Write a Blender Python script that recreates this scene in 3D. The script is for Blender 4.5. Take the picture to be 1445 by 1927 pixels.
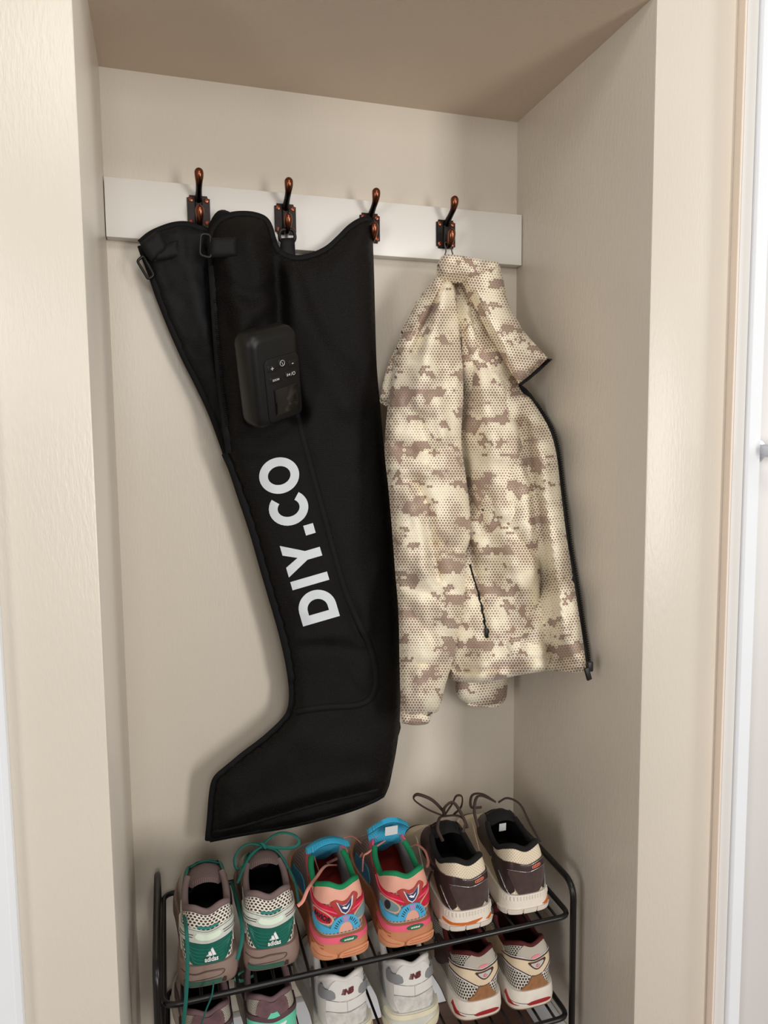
import bpy, bmesh, math, random
import numpy as np
from mathutils import Vector, Matrix, noise as mnoise
from mathutils.geometry import delaunay_2d_cdt

random.seed(4)
for o in list(bpy.data.objects):
    bpy.data.objects.remove(o)
SC = bpy.context.scene
COL = SC.collection

# ------------------------------------------------------------------ camera
F_PX, YAW, PITCH, ROLL = 1355.5, 0.2959, 0.0913, -0.0106
CAM = np.array([0.0759, -1.300, 1.1355])
W, T, H = 0.7473, 0.4088, 1.7492          # alcove width, depth, ceiling height
_w = np.array([math.sin(YAW) * math.cos(PITCH), math.cos(YAW) * math.cos(PITCH), -math.sin(PITCH)])
_r = np.array([math.cos(YAW), -math.sin(YAW), 0.0])
_u = np.cross(_r, _w)
CR = _r * math.cos(ROLL) + _u * math.sin(ROLL)
CU = -_r * math.sin(ROLL) + _u * math.cos(ROLL)
CW = _w
cam = bpy.data.cameras.new('camera')
cam_ob = bpy.data.objects.new('camera', cam)
COL.objects.link(cam_ob)
cam.sensor_fit = 'HORIZONTAL'
cam.sensor_width = 36.0
cam.lens = F_PX / 1445 * 36.0
cam.clip_start = 0.02
cam_ob.matrix_world = Matrix((
    (CR[0], CU[0], -CW[0], CAM[0]), (CR[1], CU[1], -CW[1], CAM[1]),
    (CR[2], CU[2], -CW[2], CAM[2]), (0, 0, 0, 1)))
SC.camera = cam_ob

# ------------------------------------------------------------------ light
SC.view_settings.view_transform = 'Standard'
SC.view_settings.look = 'None'
SC.view_settings.exposure = -0.05
SC.view_settings.gamma = 1.0
SC.view_settings.use_curve_mapping = False
world = bpy.data.worlds.new('world')
SC.world = world
world.use_nodes = True
bg = world.node_tree.nodes['Background']
bg.inputs[0].default_value = (1.0, 0.93, 0.85, 1)
bg.inputs[1].default_value = 0.23


def area(name, loc, target, sx, sy, power, col):
    l = bpy.data.lights.new(name, 'AREA')
    l.shape = 'RECTANGLE'
    l.size, l.size_y = sx, sy
    l.energy = power
    l.color = col
    o = bpy.data.objects.new(name, l)
    COL.objects.link(o)
    o.location = loc
    o.rotation_euler = (Vector(target) - Vector(loc)).to_track_quat('-Z', 'Y').to_euler()
    return o


# daylight: two windows of the room behind the camera, one at the end of the hall to the right, one to the left
area('room_window_light', (0.05, -3.5, 1.80), (0.3, 0.0, 1.2), 0.7, 0.7, 20, (1.0, 0.98, 0.96))
area('garden_door_light', (1.75, -3.2, 1.00), (0.3, 0.0, 0.7), 0.5, 1.4, 44, (1.0, 0.97, 0.93))
area('hall_window_light', (2.95, -1.07, 1.75), (0.3, -0.35, 1.0), 0.26, 1.5, 24, (0.92, 0.96, 1.0))
area('hall_ceiling_lamp_light', (0.40, -1.60, 2.36), (0.30, -0.55, 0.9), 0.45, 0.45, 7.0, (1.0, 0.95, 0.88))
area('side_window_light', (-2.1, -2.7, 0.90), (0.3, -0.3, 0.6), 0.7, 1.4, 27, (1.0, 0.98, 0.96))


# ------------------------------------------------------------------ helpers
def at(x, y, Y):
    """point where the sight line of photo pixel (x, y) meets the upright plane at depth Y"""
    d = CW + CR * (x - 722.5) / F_PX - CU * (y - 963.5) / F_PX
    return CAM + d * ((Y - CAM[1]) / d[1])


def lin(r, g, b):
    f = lambda c: (c / 255 / 12.92) if c / 255 <= 0.04045 else ((c / 255 + 0.055) / 1.055) ** 2.4
    return (f(r), f(g), f(b), 1.0)


def link(o, parent=None):
    COL.objects.link(o)
    if parent is not None:
        o.parent = parent
    return o


def empty(name, loc=(0, 0, 0), rz=0.0):
    o = bpy.data.objects.new(name, None)
    o.empty_display_size = 0.02
    o.location = loc
    o.rotation_euler = (0, 0, rz)
    return link(o)


def tag(o, label=None, cat=None, group=None, kind=None):
    if label:
        o['label'] = label
    if cat:
        o['category'] = cat
    if group:
        o['group'] = group
    if kind:
        o['kind'] = kind
    return o


def mesh(name, verts, faces, mat, parent=None, smooth=True, uv=None, sharp=40):
    me = bpy.data.meshes.new(name)
    me.from_pydata([tuple(map(float, v)) for v in verts], [], [tuple(int(i) for i in f) for f in faces])
    if uv is not None:
        lay = me.uv_layers.new(name='UVMap')
        vi = np.zeros(len(me.loops), dtype=np.int32)
        me.loops.foreach_get('vertex_index', vi)
        lay.data.foreach_set('uv', np.asarray(uv, dtype=np.float32)[vi].ravel())
    me.materials.append(mat)
    if smooth:
        me.shade_smooth()
        if sharp:
            me.set_sharp_from_angle(angle=math.radians(sharp))
    me.update()
    o = bpy.data.objects.new(name, me)
    return link(o, parent)


def box_mesh(x0, x1, y0, y1, z0, z1, bevel=0.0, seg=2):
    bm = bmesh.new()
    bmesh.ops.create_cube(bm, size=1.0)
    for v in bm.verts:
        v.co = Vector((x0 + (v.co.x + .5) * (x1 - x0), y0 + (v.co.y + .5) * (y1 - y0), z0 + (v.co.z + .5) * (z1 - z0)))
    if bevel > 0:
        bmesh.ops.bevel(bm, geom=bm.edges[:], offset=bevel, segments=seg, profile=0.5, affect='EDGES')
    return bm


def bm_obj(name, bm, mat, parent=None, smooth=True, sharp=35):
    bmesh.ops.recalc_face_normals(bm, faces=bm.faces[:])
    me = bpy.data.meshes.new(name)
    bm.to_mesh(me)
    bm.free()
    me.materials.append(mat)
    if smooth:
        me.shade_smooth()
        me.set_sharp_from_angle(angle=math.radians(sharp))
    return link(bpy.data.objects.new(name, me), parent)


def box(name, x0, x1, y0, y1, z0, z1, mat, parent=None, bevel=0.0, seg=2):
    return bm_obj(name, box_mesh(x0, x1, y0, y1, z0, z1, bevel, seg), mat, parent)


def catmull(pts, n, closed=False):
    """pts (k,d) -> n samples per segment"""
    P = np.asarray(pts, float)
    k = len(P)
    out = []
    segs = k if closed else k - 1
    for i in range(segs):
        if closed:
            p0, p1, p2, p3 = P[(i - 1) % k], P[i], P[(i + 1) % k], P[(i + 2) % k]
        else:
            p1, p2 = P[i], P[i + 1]
            p0 = P[i - 1] if i else 2 * p1 - p2
            p3 = P[i + 2] if i + 2 < k else 2 * p2 - p1
        for j in range(n):
            t = j / n
            out.append(0.5 * ((2 * p1) + (p2 - p0) * t + (2 * p0 - 5 * p1 + 4 * p2 - p3) * t * t + (3 * p1 - p0 - 3 * p2 + p3) * t ** 3))
    if not closed:
        out.append(P[-1])
    return np.array(out)


def resample(P, n, closed=False):
    P = np.asarray(P, float)
    if closed:
        P = np.vstack([P, P[:1]])
    d = np.r_[0, np.cumsum(np.linalg.norm(np.diff(P, axis=0), axis=1))]
    s = np.linspace(0, d[-1], n + 1)[:-1] if closed else np.linspace(0, d[-1], n)
    return np.stack([np.interp(s, d, P[:, i]) for i in range(P.shape[1])], 1)


def tube_geo(P, r, n=8, closed=False, flat=1.0, up=None):
    """sweep of an ellipse (r, r*flat) along P; returns verts, faces"""
    P = np.asarray(P, float)
    k = len(P)
    R = np.full(k, r, float) if np.isscalar(r) else np.asarray(r, float)
    if closed:
        Tn = np.roll(P, -1, 0) - np.roll(P, 1, 0)
    else:
        Tn = np.gradient(P, axis=0)
    Tn /= np.maximum(np.linalg.norm(Tn, axis=1, keepdims=True), 1e-12)
    ref = np.array(up if up is not None else ((0, 0, 1.) if abs(Tn[0][2]) < .9 else (1., 0, 0)), float)
    N = ref - Tn[0] * (ref @ Tn[0])
    N /= max(np.linalg.norm(N), 1e-9)
    V, Fc = [], []
    for i in range(k):
        N = (ref if up is not None else N) - Tn[i] * ((ref if up is not None else N) @ Tn[i])
        N /= max(np.linalg.norm(N), 1e-9)
        B = np.cross(Tn[i], N)
        for j in range(n):
            a = 2 * math.pi * j / n
            V.append(P[i] + R[i] * (math.cos(a) * B + math.sin(a) * flat * N))
    rng = k if closed else k - 1
    for i in range(rng):
        i2 = (i + 1) % k
        for j in range(n):
            j2 = (j + 1) % n
            Fc.append((i * n + j, i * n + j2, i2 * n + j2, i2 * n + j))
    if not closed:
        Fc.append(tuple(range(n))[::-1])
        Fc.append(tuple((k - 1) * n + j for j in range(n)))
    return V, Fc


def tube(name, P, r, mat, parent=None, n=8, closed=False, flat=1.0, up=None):
    v, f = tube_geo(P, r, n, closed, flat, up)
    return mesh(name, v, f, mat, parent, sharp=60)


def lathe_geo(prof, n=16):
    V, Fc = [], []
    for r_, z_ in prof:
        for j in range(n):
            a = 2 * math.pi * j / n
            V.append((r_ * math.cos(a), r_ * math.sin(a), z_))
    for i in range(len(prof) - 1):
        for j in range(n):
            Fc.append((i * n + j, i * n + (j + 1) % n, (i + 1) * n + (j + 1) % n, (i + 1) * n + j))
    Fc.append(tuple(range(n))[::-1])
    Fc.append(tuple((len(prof) - 1) * n + j for j in range(n)))
    return V, Fc


# ------------------------------------------------------------------ materials
MATS = {}


class NT:
    def __init__(self, name):
        self.m = bpy.data.materials.new(name)
        self.m.use_nodes = True
        self.t = self.m.node_tree
        self.b = self.t.nodes['Principled BSDF']

    def n(self, kind, **kw):
        nd = self.t.nodes.new(kind)
        for k, v in kw.items():
            setattr(nd, k, v)
        return nd

    def l(self, a, b):
        self.t.links.new(a, b)

    def math(self, op, a, b=None):
        nd = self.n('ShaderNodeMath', operation=op)
        for i, q in enumerate((a, b)):
            if q is None:
                continue
            if isinstance(q, (int, float)):
                nd.inputs[i].default_value = q
            else:
                self.l(q, nd.inputs[i])
        return nd.outputs[0]

    def vmath(self, op, a, b=None, scale=None):
        nd = self.n('ShaderNodeVectorMath', operation=op)
        for i, q in enumerate((a, b)):
            if q is None:
                continue
            if isinstance(q, (tuple, list)):
                nd.inputs[i].default_value = q
            else:
                self.l(q, nd.inputs[i])
        if scale is not None:
            nd.inputs['Scale'].default_value = scale
        return nd.outputs['Value'] if op in ('LENGTH', 'DOT_PRODUCT') else nd.outputs['Vector']

    def mix(self, fac, a, b):
        nd = self.n('ShaderNodeMix', data_type='RGBA')
        for s, q in ((nd.inputs[0], fac), (nd.inputs[6], a), (nd.inputs[7], b)):
            if isinstance(q, (int, float)):
                s.default_value = q
            elif isinstance(q, tuple):
                s.default_value = q
            else:
                self.l(q, s)
        return nd.outputs[2]

    def bump(self, h, strength, dist, prev=None):
        nd = self.n('ShaderNodeBump')
        nd.inputs['Strength'].default_value = strength
        nd.inputs['Distance'].default_value = dist
        self.l(h, nd.inputs['Height'])
        if prev is not None:
            self.l(prev, nd.inputs['Normal'])
        self.l(nd.outputs[0], self.b.inputs['Normal'])
        return nd.outputs[0]

    def noise(self, vec, scale, detail=3.0, rough=0.55):
        nd = self.n('ShaderNodeTexNoise')
        nd.inputs['Scale'].default_value = scale
        nd.inputs['Detail'].default_value = detail
        nd.inputs['Roughness'].default_value = rough
        if vec is not None:
            self.l(vec, nd.inputs['Vector'])
        return nd.outputs[0]

    def mapr(self, v, a, b, c, d):
        nd = self.n('ShaderNodeMapRange')
        for i, q in enumerate((a, b, c, d)):
            nd.inputs[i + 1].default_value = q
        self.l(v, nd.inputs[0])
        return nd.outputs[0]

    def coord(self, which='Object'):
        return self.n('ShaderNodeTexCoord').outputs[which]

    def hexgrid(self, uv, pitch):
        """distance to the nearest hexagonal lattice point (in pitches) and that point"""
        p = self.vmath('SCALE', uv, scale=1.0 / pitch)
        s = (1.0, 1.7320508, 1.0)
        h = (0.5, 0.8660254, 0.5)

        def half(off):
            q = self.vmath('ADD', p, off)
            fl = self.n('ShaderNodeVectorMath', operation='WRAP')
            self.l(q, fl.inputs[0])
            fl.inputs[1].default_value = s
            fl.inputs[2].default_value = (0, 0, 0)
            return self.vmath('SUBTRACT', fl.outputs[0], h)
        a, b = half((100.0, 173.20508, 0.5)), half((100.5, 174.0711, 0.5))
        da, db = self.vmath('LENGTH', a), self.vmath('LENGTH', b)
        d = self.math('MINIMUM', da, db)
        less = self.math('LESS_THAN', da, db)
        mx = self.n('ShaderNodeMix', data_type='VECTOR')
        self.l(less, mx.inputs[0])
        self.l(b, mx.inputs[4])
        self.l(a, mx.inputs[5])
        c = self.vmath('SUBTRACT', p, mx.outputs[1])
        return d, c


def plain(name, rgb, rough=0.6, metal=0.0, bump=None, var=0.0, sheen=0.0, spec=0.5, coat=0.0, vscale=40):
    """simple procedural material: colour with noise variation, optional fine noise relief (scale, distance)"""
    if name in MATS:
        return MATS[name]
    k = NT(name)
    c = lin(*rgb)
    k.b.inputs['Roughness'].default_value = rough
    k.b.inputs['Metallic'].default_value = metal
    k.b.inputs['Specular IOR Level'].default_value = spec
    if sheen:
        k.b.inputs['Sheen Weight'].default_value = sheen
    if coat:
        k.b.inputs['Coat Weight'].default_value = coat
    co = k.coord()
    nz = k.noise(co, vscale, 4)
    a = tuple(max(0, q * (1 - var)) for q in c[:3]) + (1,)
    b = tuple(min(1, q * (1 + var)) for q in c[:3]) + (1,)
    k.l(k.mix(k.mapr(nz, .3, .7, 0, 1), a, b), k.b.inputs['Base Color'])
    if bump:
        k.bump(k.noise(co, bump[0], 3), 0.6, bump[1])
    MATS[name] = k.m
    return k.m


def weave(name, rgb, pitch=0.0022, rough=0.7, depth=0.0004, rgb2=None, spec=0.3):
    """ripstop-like cloth: small hexagonal relief over object space"""
    if name in MATS:
        return MATS[name]
    k = NT(name)
    uv = k.coord('UV')
    d, c = k.hexgrid(uv, pitch)
    h = k.mapr(d, 0.15, 0.5, 1, 0)
    c1 = lin(*rgb)
    c2 = lin(*(rgb2 or [min(255, q * 1.35 + 3) for q in rgb]))
    k.l(k.mix(h, c1, c2), k.b.inputs['Base Color'])
    k.b.inputs['Roughness'].default_value = rough
    k.b.inputs['Specular IOR Level'].default_value = spec
    big = k.noise(uv, 22, 3)
    b1 = k.bump(big, 0.35, 0.004)
    k.bump(h, 0.7, depth, b1)
    MATS[name] = k.m
    return k.m


def dotmesh(name, light, dark, pitch=0.0045, hole=0.33, rough=0.75, sx=1.0):
    """knitted shoe mesh: light cloth with dark holes in a hexagonal grid (UV in metres)"""
    if name in MATS:
        return MATS[name]
    k = NT(name)
    uv = k.vmath('MULTIPLY', k.coord('UV'), (sx, 1.0, 1.0))
    d, c = k.hexgrid(uv, pitch)
    f = k.mapr(d, hole - .05, hole + .05, 1, 0)
    k.l(k.mix(f, lin(*light), lin(*dark)), k.b.inputs['Base Color'])
    k.b.inputs['Roughness'].default_value = rough
    k.b.inputs['Specular IOR Level'].default_value = 0.25
    k.bump(f, -0.8, 0.0008)
    MATS[name] = k.m
    return k.m


def paint(name, rgb, rough=0.29, stroke=(60, 60, 14), amp=0.0010, spec=0.5):
    """brushed / papered wall paint with relief drawn out vertically"""
    k = NT(name)
    co = k.coord()
    st = k.vmath('MULTIPLY', co, stroke)
    n1 = k.noise(st, 4.0, 5, 0.6)
    n2 = k.noise(co, 6.0, 3)
    c = lin(*rgb)
    a = tuple(q * 0.975 for q in c[:3]) + (1,)
    k.l(k.mix(k.mapr(n2, .3, .7, 0, 1), a, c), k.b.inputs['Base Color'])
    k.b.inputs['Roughness'].default_value = rough
    k.b.inputs['Specular IOR Level'].default_value = spec
    k.bump(n1, 0.55, amp)
    return k.m


M_WALL = paint('cream_wall_paint', (218, 209, 195))
M_PIER = M_WALL
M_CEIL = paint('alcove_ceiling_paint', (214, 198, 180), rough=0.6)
M_RAIL = paint('white_gloss_paint', (236, 233, 228), rough=0.35, stroke=(9, 60, 60), amp=0.0003)
M_TRIM = paint('white_door_paint', (236, 239, 243), rough=0.35, amp=0.0003)
M_BLACK = plain('black_wire_coat', (17, 17, 18), rough=0.32, var=0.1)
M_PLATE = plain('aged_black_metal', (38, 33, 32), rough=0.42, metal=0.7, var=0.25, bump=(300, 0.0003))
M_STEEL = plain('brushed_steel', (205, 207, 212), rough=0.35, metal=0.55)


def copper_mat():
    """copper showing through black bronze towards the tips (object-space height)"""
    k = NT('rubbed_copper')
    co = k.coord()
    n = k.noise(co, 90, 3)
    at_ = k.n('ShaderNodeAttribute', attribute_name='tip')
    f = k.math('ADD', at_.outputs['Fac'], k.math('MULTIPLY', k.math('SUBTRACT', n, 0.5), 0.5))
    f = k.mapr(f, 0.35, 0.9, 0, 1)
    k.l(k.mix(f, lin(30, 26, 25), lin(132, 80, 58)), k.b.inputs['Base Color'])
    k.b.inputs['Metallic'].default_value = 0.95
    k.b.inputs['Roughness'].default_value = 0.27
    return k.m


M_COPPER = copper_mat()
M_SCREW = plain('copper_screw', (150, 84, 58), rough=0.35, metal=0.9, var=0.3, vscale=200)

# ------------------------------------------------------------------ room shell
tag(box('wall_back', -0.05, W + 0.05, 0.0, 0.08, 0, 2.3, M_WALL), 'cream painted back wall of the alcove', kind='structure')
tag(box('wall_left', -1.1, 0.0, -T, 0.08, 0, 2.3, M_PIER, bevel=0.003), 'cream painted wall left of the alcove', kind='structure')
XR = float(at(1361, 900, -T)[0])            # where the door casing starts on the right
tag(box('wall_right', W, XR + 0.02, -T, 0.08, 0, 2.3, M_PIER, bevel=0.003), 'cream painted wall right of the alcove', kind='structure')
tag(box('ceiling', -0.002, W + 0.002, -T + 0.001, 0.08, H, 2.3, M_CEIL), 'shaded alcove ceiling', kind='structure')


def floor_mat():
    k = NT('dark_oak_floor')
    co = k.coord()
    g = k.noise(k.vmath('MULTIPLY', co, (3, 40, 3)), 3.0, 5)
    k.l(k.mix(g, lin(70, 44, 32), lin(112, 74, 54)), k.b.inputs['Base Color'])
    k.b.inputs['Roughness'].default_value = 0.4
    k.bump(g, 0.3, 0.001)
    return k.m


M_FLOOR = floor_mat()
fl = box('floor', -2.2, 3.2, -3.0, 0.05, -0.06, -0.004, plain('floor_gap', (30, 20, 15), 0.8))
tag(fl, 'dark wooden floor', kind='structure')
row = 0
yy = 0.0
while yy > -1.0:
    x0 = -0.6 - (row % 3) * 0.25
    while x0 < 1.6:
        bxm = box('plank', x0, x0 + 0.798, yy - 0.118, yy, -0.004, 0.0, M_FLOOR, fl, bevel=0.0008, seg=1)
        x0 += 0.8
    yy -= 0.12
    row += 1

tag(box('baseboard_back', 0.0, W, -0.016, 0.0, 0.0, 0.075, M_TRIM, bevel=0.004), 'white skirting board along the alcove back', kind='structure')
tag(box('baseboard_left', 0.0, 0.014, -T + 0.004, -0.016, 0.0, 0.075, M_TRIM, bevel=0.004), 'white skirting board on the alcove left side', kind='structure')
tag(box('baseboard_right', W - 0.014, W, -T + 0.004, -0.016, 0.0, 0.075, M_TRIM, bevel=0.004), 'white skirting board on the alcove right side', kind='structure')


def prism_z(name, prof, z0, z1, mat, bev=0.0):
    bm = bmesh.new()
    lo = [bm.verts.new((x, y, z0)) for x, y in prof]
    hi = [bm.verts.new((x, y, z1)) for x, y in prof]
    n = len(prof)
    bm.faces.new(lo[::-1])
    bm.faces.new(hi)
    for i in range(n):
        bm.faces.new((lo[i], lo[(i + 1) % n], hi[(i + 1) % n], hi[i]))
    if bev:
        bmesh.ops.bevel(bm, geom=[e for e in bm.edges if abs(e.verts[0].co.z - e.verts[1].co.z) > .5], offset=bev, segments=2, affect='EDGES')
    return bm_obj(name, bm, mat)


# right door casing: cream edge tinted by warm bounce, outer board, inner bead coloured whiter to look lit, then the door set back behind them
def ray_at_x(x, y, X):
    d = CW + CR * (x - 722.5) / F_PX - CU * (y - 963.5) / F_PX
    return CAM + d * ((X - CAM[0]) / d[0])


d0 = -T - float(ray_at_x(1376, 845, XR)[1])
X1 = float(at(1400, 845, -T - d0)[0])
X2 = float(at(1431, 845, -T - d0 - .005)[0])
tag(prism_z('trim_3', [(XR, -T), (XR, -T - d0 + .001), (XR + .0025, -T - d0), (XR + .0025, -T)], 0, 2.3, paint('cream_edge_warm_bounce', (248, 232, 216), rough=.5, amp=.0003), 0.0004),  # wall cream, with warm reflected light mixed into the colour
    'cream painted edge of the right door casing, tinted with warm bounced light', kind='structure')
tag(prism_z('trim_2', [(XR + .0025, -T), (XR + .0025, -T - d0), (X1, -T - d0), (X1, -T)], 0, 2.3, paint('off_white_casing_paint', (226, 223, 219), rough=.4, amp=.0003), 0.0008),
    'off-white board of the right door casing', kind='structure')
tag(prism_z('trim_4', [(X1, -T), (X1, -T - d0 - .003), (X1 + .003, -T - d0 - .006), (X2 - .002, -T - d0 - .006), (X2, -T - d0 - .004), (X2, -T)], 0, 2.3, M_TRIM, 0.0005),  # whiter paint than the outer board stands in for stronger light
    'white inner bead of the right door casing, coloured whiter to look lit', kind='structure')
XL = float(at(22, 1560, -T - 0.012)[0])
tag(prism_z('trim_1', [(XL, -T), (XL, -T - .014), (XL - .006, -T - .02), (XL - .07, -T - .02), (XL - .07, -T)], 0, 2.3, M_TRIM, 0.001), 'white door casing at the left edge', kind='structure')
door = tag(box('door_1', X2 - 0.004, XR + 0.85, -T + 0.005, -T + 0.045, 0.005, 2.0, paint('white_door_leaf_paint', (222, 219, 217), rough=.4, amp=.0003), bevel=0.002), 'white door with a round metal handle rose', kind='structure')
hp = at(1419, 848, -T - 0.0)
v, f = lathe_geo([(0.0, 0.0), (0.021, 0.0), (0.021, 0.006), (0.019, 0.009), (0.012, 0.010), (0.0095, 0.012), (0.0095, 0.05)], 28)
v = [(hp[0] + a, -T + 0.005 - c, hp[2] + b) for a, b, c in v]
hd = mesh('handle_rose', v, [q[::-1] for q in f], M_STEEL, door)
tube('handle_lever', [(hp[0], -T - .042, hp[2]), (hp[0] + .02, -T - .045, hp[2]), (hp[0] + .06, -T - .045, hp[2] - .002), (hp[0] + .12, -T - .045, hp[2] - .002)], 0.0095, M_STEEL, hd, n=12)

# ------------------------------------------------------------------ rail and hooks
RT = 0.023
zt = float(np.mean([at(195.5, 328, -RT)[2], at(975, 406, -RT)[2]]))
zb = float(np.mean([at(200, 444, -RT)[2], at(976, 500, -RT)[2]]))
rail = box('hook_rail', 0.001, W - 0.001, -RT, 0.0, zb, zt, M_RAIL, bevel=0.0015)
tag(rail, 'wide white painted board fixed across the alcove back wall', 'rail')


def tipped(name, P, r, tip, parent, flat=1.0, n=14):
    P = catmull(P, 8)
    r = catmull(np.array(r)[:, None], 8)[:, 0]
    v, f = tube_geo(P, r, n, False, flat)
    o = mesh(name, v, f, M_COPPER, parent, sharp=70)
    a = o.data.attributes.new('tip', 'FLOAT', 'POINT')
    k = len(P)
    t0, t1 = tip
    vals = [min(1, max(0, ((i // n) / (k - 1) - t0) / (t1 - t0))) for i in range(len(v))]
    a.data.foreach_set('value', vals)
    return o


def make_hook(px, py, label, jit):
    c = at(px, py, -RT - .003)
    h = empty('coat_hook', (c[0], -RT, c[2]))
    tag(h, label, 'hook', 'coat hooks on the white board')
    pw, ph = 0.0185, 0.0255
    bm = box_mesh(-pw, pw, -0.0042, 0.0, -ph, ph)
    bmesh.ops.bevel(bm, geom=[e for e in bm.edges if abs(e.verts[0].co.y - e.verts[1].co.y) > .001], offset=0.004, segments=3, affect='EDGES')
    bmesh.ops.bevel(bm, geom=[e for e in bm.edges if all(v.co.y < -.004 for v in e.verts)], offset=0.0012, segments=2, affect='EDGES')
    pl = bm_obj('backplate', bm, M_PLATE, h)
    bm = box_mesh(-.0062, .0062, -0.0085, -0.003, -ph + .001, ph - .0005, bevel=0.0025, seg=3)
    bm_obj('spine', bm, M_PLATE, pl)
    for sx in (-1, 1):
        for sz in (-1, 1):
            v, f = lathe_geo([(0.0, 0), (.0042, 0), (.0038, .0012), (.002, .0019), (.0003, .002)], 14)
            v = [(sx * .0126 + a, -.0042 - c_, sz * .018 + b) for a, b, c_ in v]
            s = mesh('screw', v, [q[::-1] for q in f], M_SCREW, h)
            ang = random.random() * 3
            ca, sa = math.cos(ang), math.sin(ang)
            vs = []
            for (a, b) in ((-.0038, -.0005), (.0038, -.0005), (.0038, .0005), (-.0038, .0005)):
                vs.append((sx * .0126 + a * ca - b * sa, -.0064, sz * .018 + a * sa + b * ca))
            vs += [(x, y + .0015, z) for x, y, z in vs]
            mesh('screw_slot', vs, [(0, 1, 2, 3), (7, 6, 5, 4), (0, 4, 5, 1), (1, 5, 6, 2), (2, 6, 7, 3), (3, 7, 4, 0)], M_PLATE, s, smooth=False)
    tipped('upper_prong', [(0, -.004, .016), (0, -.014, .022), (0, -.027, .028), (0, -.038, .034), (0, -.044, .043), (0, -.044, .051), (0, -.043, .0545)],
           [.0062, .0056, .0050, .0054, .0070, .0066, .0018], (0.3, 0.75), h)
    tipped('lower_prong', [(0, -.004, -.018), (0, -.013, -.0245), (0, -.022, -.022), (0, -.029, -.013), (0, -.031, -.003), (0, -.030, .0025)],
           [.0062, .0050, .0050, .0068, .0066, .0015], (0.25, 0.55), h)
    return h


make_hook(374, 398, 'leftmost copper-tipped coat hook, above the open flap of the black leg sleeve', 0)
make_hook(537, 412.5, 'second coat hook from the left, holding the black webbing loop of the leg sleeve', 1)
make_hook(696, 429, 'third coat hook from the left, half covered by the black leg sleeve', 2)
make_hook(839, 441, 'rightmost coat hook, holding the camouflage jacket by its loop', 3)

# ------------------------------------------------------------------ shoe rack
RX0, RX1, RYF, RYB, RZ1, RZ0 = 0.048, 0.703, -0.293, -0.022, 0.345, 0.162
rack = empty('shoe_rack', ((RX0 + RX1) / 2, (RYF + RYB) / 2, 0))
tag(rack, 'black wire shoe rack with two slatted tiers standing in the alcove', 'shoe rack')
rack.location = (0, 0, 0)


def rounded(P, rad, n=5, closed=True):
    P = [np.array(p, float) for p in P]
    out = []
    k = len(P)
    for i in range(k):
        if not closed and i in (0, k - 1):
            out.append(P[i])
            continue
        a, b, c = P[i - 1], P[i], P[(i + 1) % k]
        u = (a - b) / np.linalg.norm(a - b)
        w = (c - b) / np.linalg.norm(c - b)
        for j in range(n + 1):
            t = j / n
            p0, p1 = b + u * rad, b + w * rad
            out.append((1 - t) ** 2 * p0 + 2 * t * (1 - t) * b + t * t * p1)
    return np.array(out)


for zi, z in enumerate((RZ1, RZ0)):
    fr = tube('tier_frame', rounded([(RX0, RYF, z), (RX1, RYF, z), (RX1, RYB, z), (RX0, RYB, z)], 0.02), 0.0045, M_BLACK, rack, n=10, closed=True)
    n = 24
    src = None
    for i in range(n):
        x = RX0 + 0.026 + (RX1 - RX0 - 0.052) * i / (n - 1)
        P = [(0, RYF, z + .0025), (0, RYF + .02, z + .0035), (0, RYB - .02, z + .0035), (0, RYB, z + .0025)]
        if src is None:
            src = tube('wire', P, 0.0024, M_BLACK, fr, n=8)
            src.location.x = x
        else:
            o = src.copy()
            link(o, fr)
            o.location.x = x
for sx, x in ((-1, RX0 - .0085), (1, RX1 + .0085)):
    P = rounded([(x, RYF + .004, 0.0), (x, RYF + .004, RZ1 + .052), (x, RYB - .004, RZ1 + .052), (x, RYB - .004, 0.0)], 0.03, 6, closed=False)
    tube('end_frame', P, 0.0055, M_BLACK, rack, n=10)
# ------------------------------------------------------------------ cloth panels
def seg_dist(Q, P, closed=False):
    """distance of points Q (n,2) to polyline P (k,2)"""
    Q = np.asarray(Q, float)
    P = np.asarray(P, float)
    if closed:
        P = np.vstack([P, P[:1]])
    best = np.full(len(Q), 1e9)
    for a, b in zip(P[:-1], P[1:]):
        ab = b - a
        L = max(ab @ ab, 1e-9)
        t = np.clip(((Q - a) @ ab) / L, 0, 1)
        d = np.hypot(*(Q - a - t[:, None] * ab).T)
        best = np.minimum(best, d)
    return best


def inside(Q, P):
    Q = np.asarray(Q, float)
    x, y = Q[:, 0], Q[:, 1]
    c = np.zeros(len(Q), bool)
    n = len(P)
    for i in range(n):
        x1, y1 = P[i]
        x2, y2 = P[(i + 1) % n]
        if y1 == y2:
            continue
        m = ((y1 > y) != (y2 > y)) & (x < (x2 - x1) * (y - y1) / (y2 - y1) + x1)
        c ^= m
    return c


def smooth_outline(P, step):
    """closed outline through P; a point given as (x, y, 1) is a sharp corner"""
    pts, cor = [], []
    for p in P:
        pts.append(p[:2])
        cor.append(len(p) > 2)
    k = len(pts)
    A = np.array(pts, float)
    out = []
    for i in range(k):
        p1, p2 = A[i], A[(i + 1) % k]
        p0 = A[i - 1] if not cor[i] else 2 * p1 - p2
        p3 = A[(i + 2) % k] if not cor[(i + 1) % k] else 2 * p2 - p1
        n = max(1, int(round(np.linalg.norm(p2 - p1) / step)))
        for j in range(n):
            t = j / n
            out.append(0.5 * ((2 * p1) + (p2 - p0) * t + (2 * p0 - 5 * p1 + 4 * p2 - p3) * t * t + (3 * p1 - p0 - 3 * p2 + p3) * t ** 3))
    return np.array(out)


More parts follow.
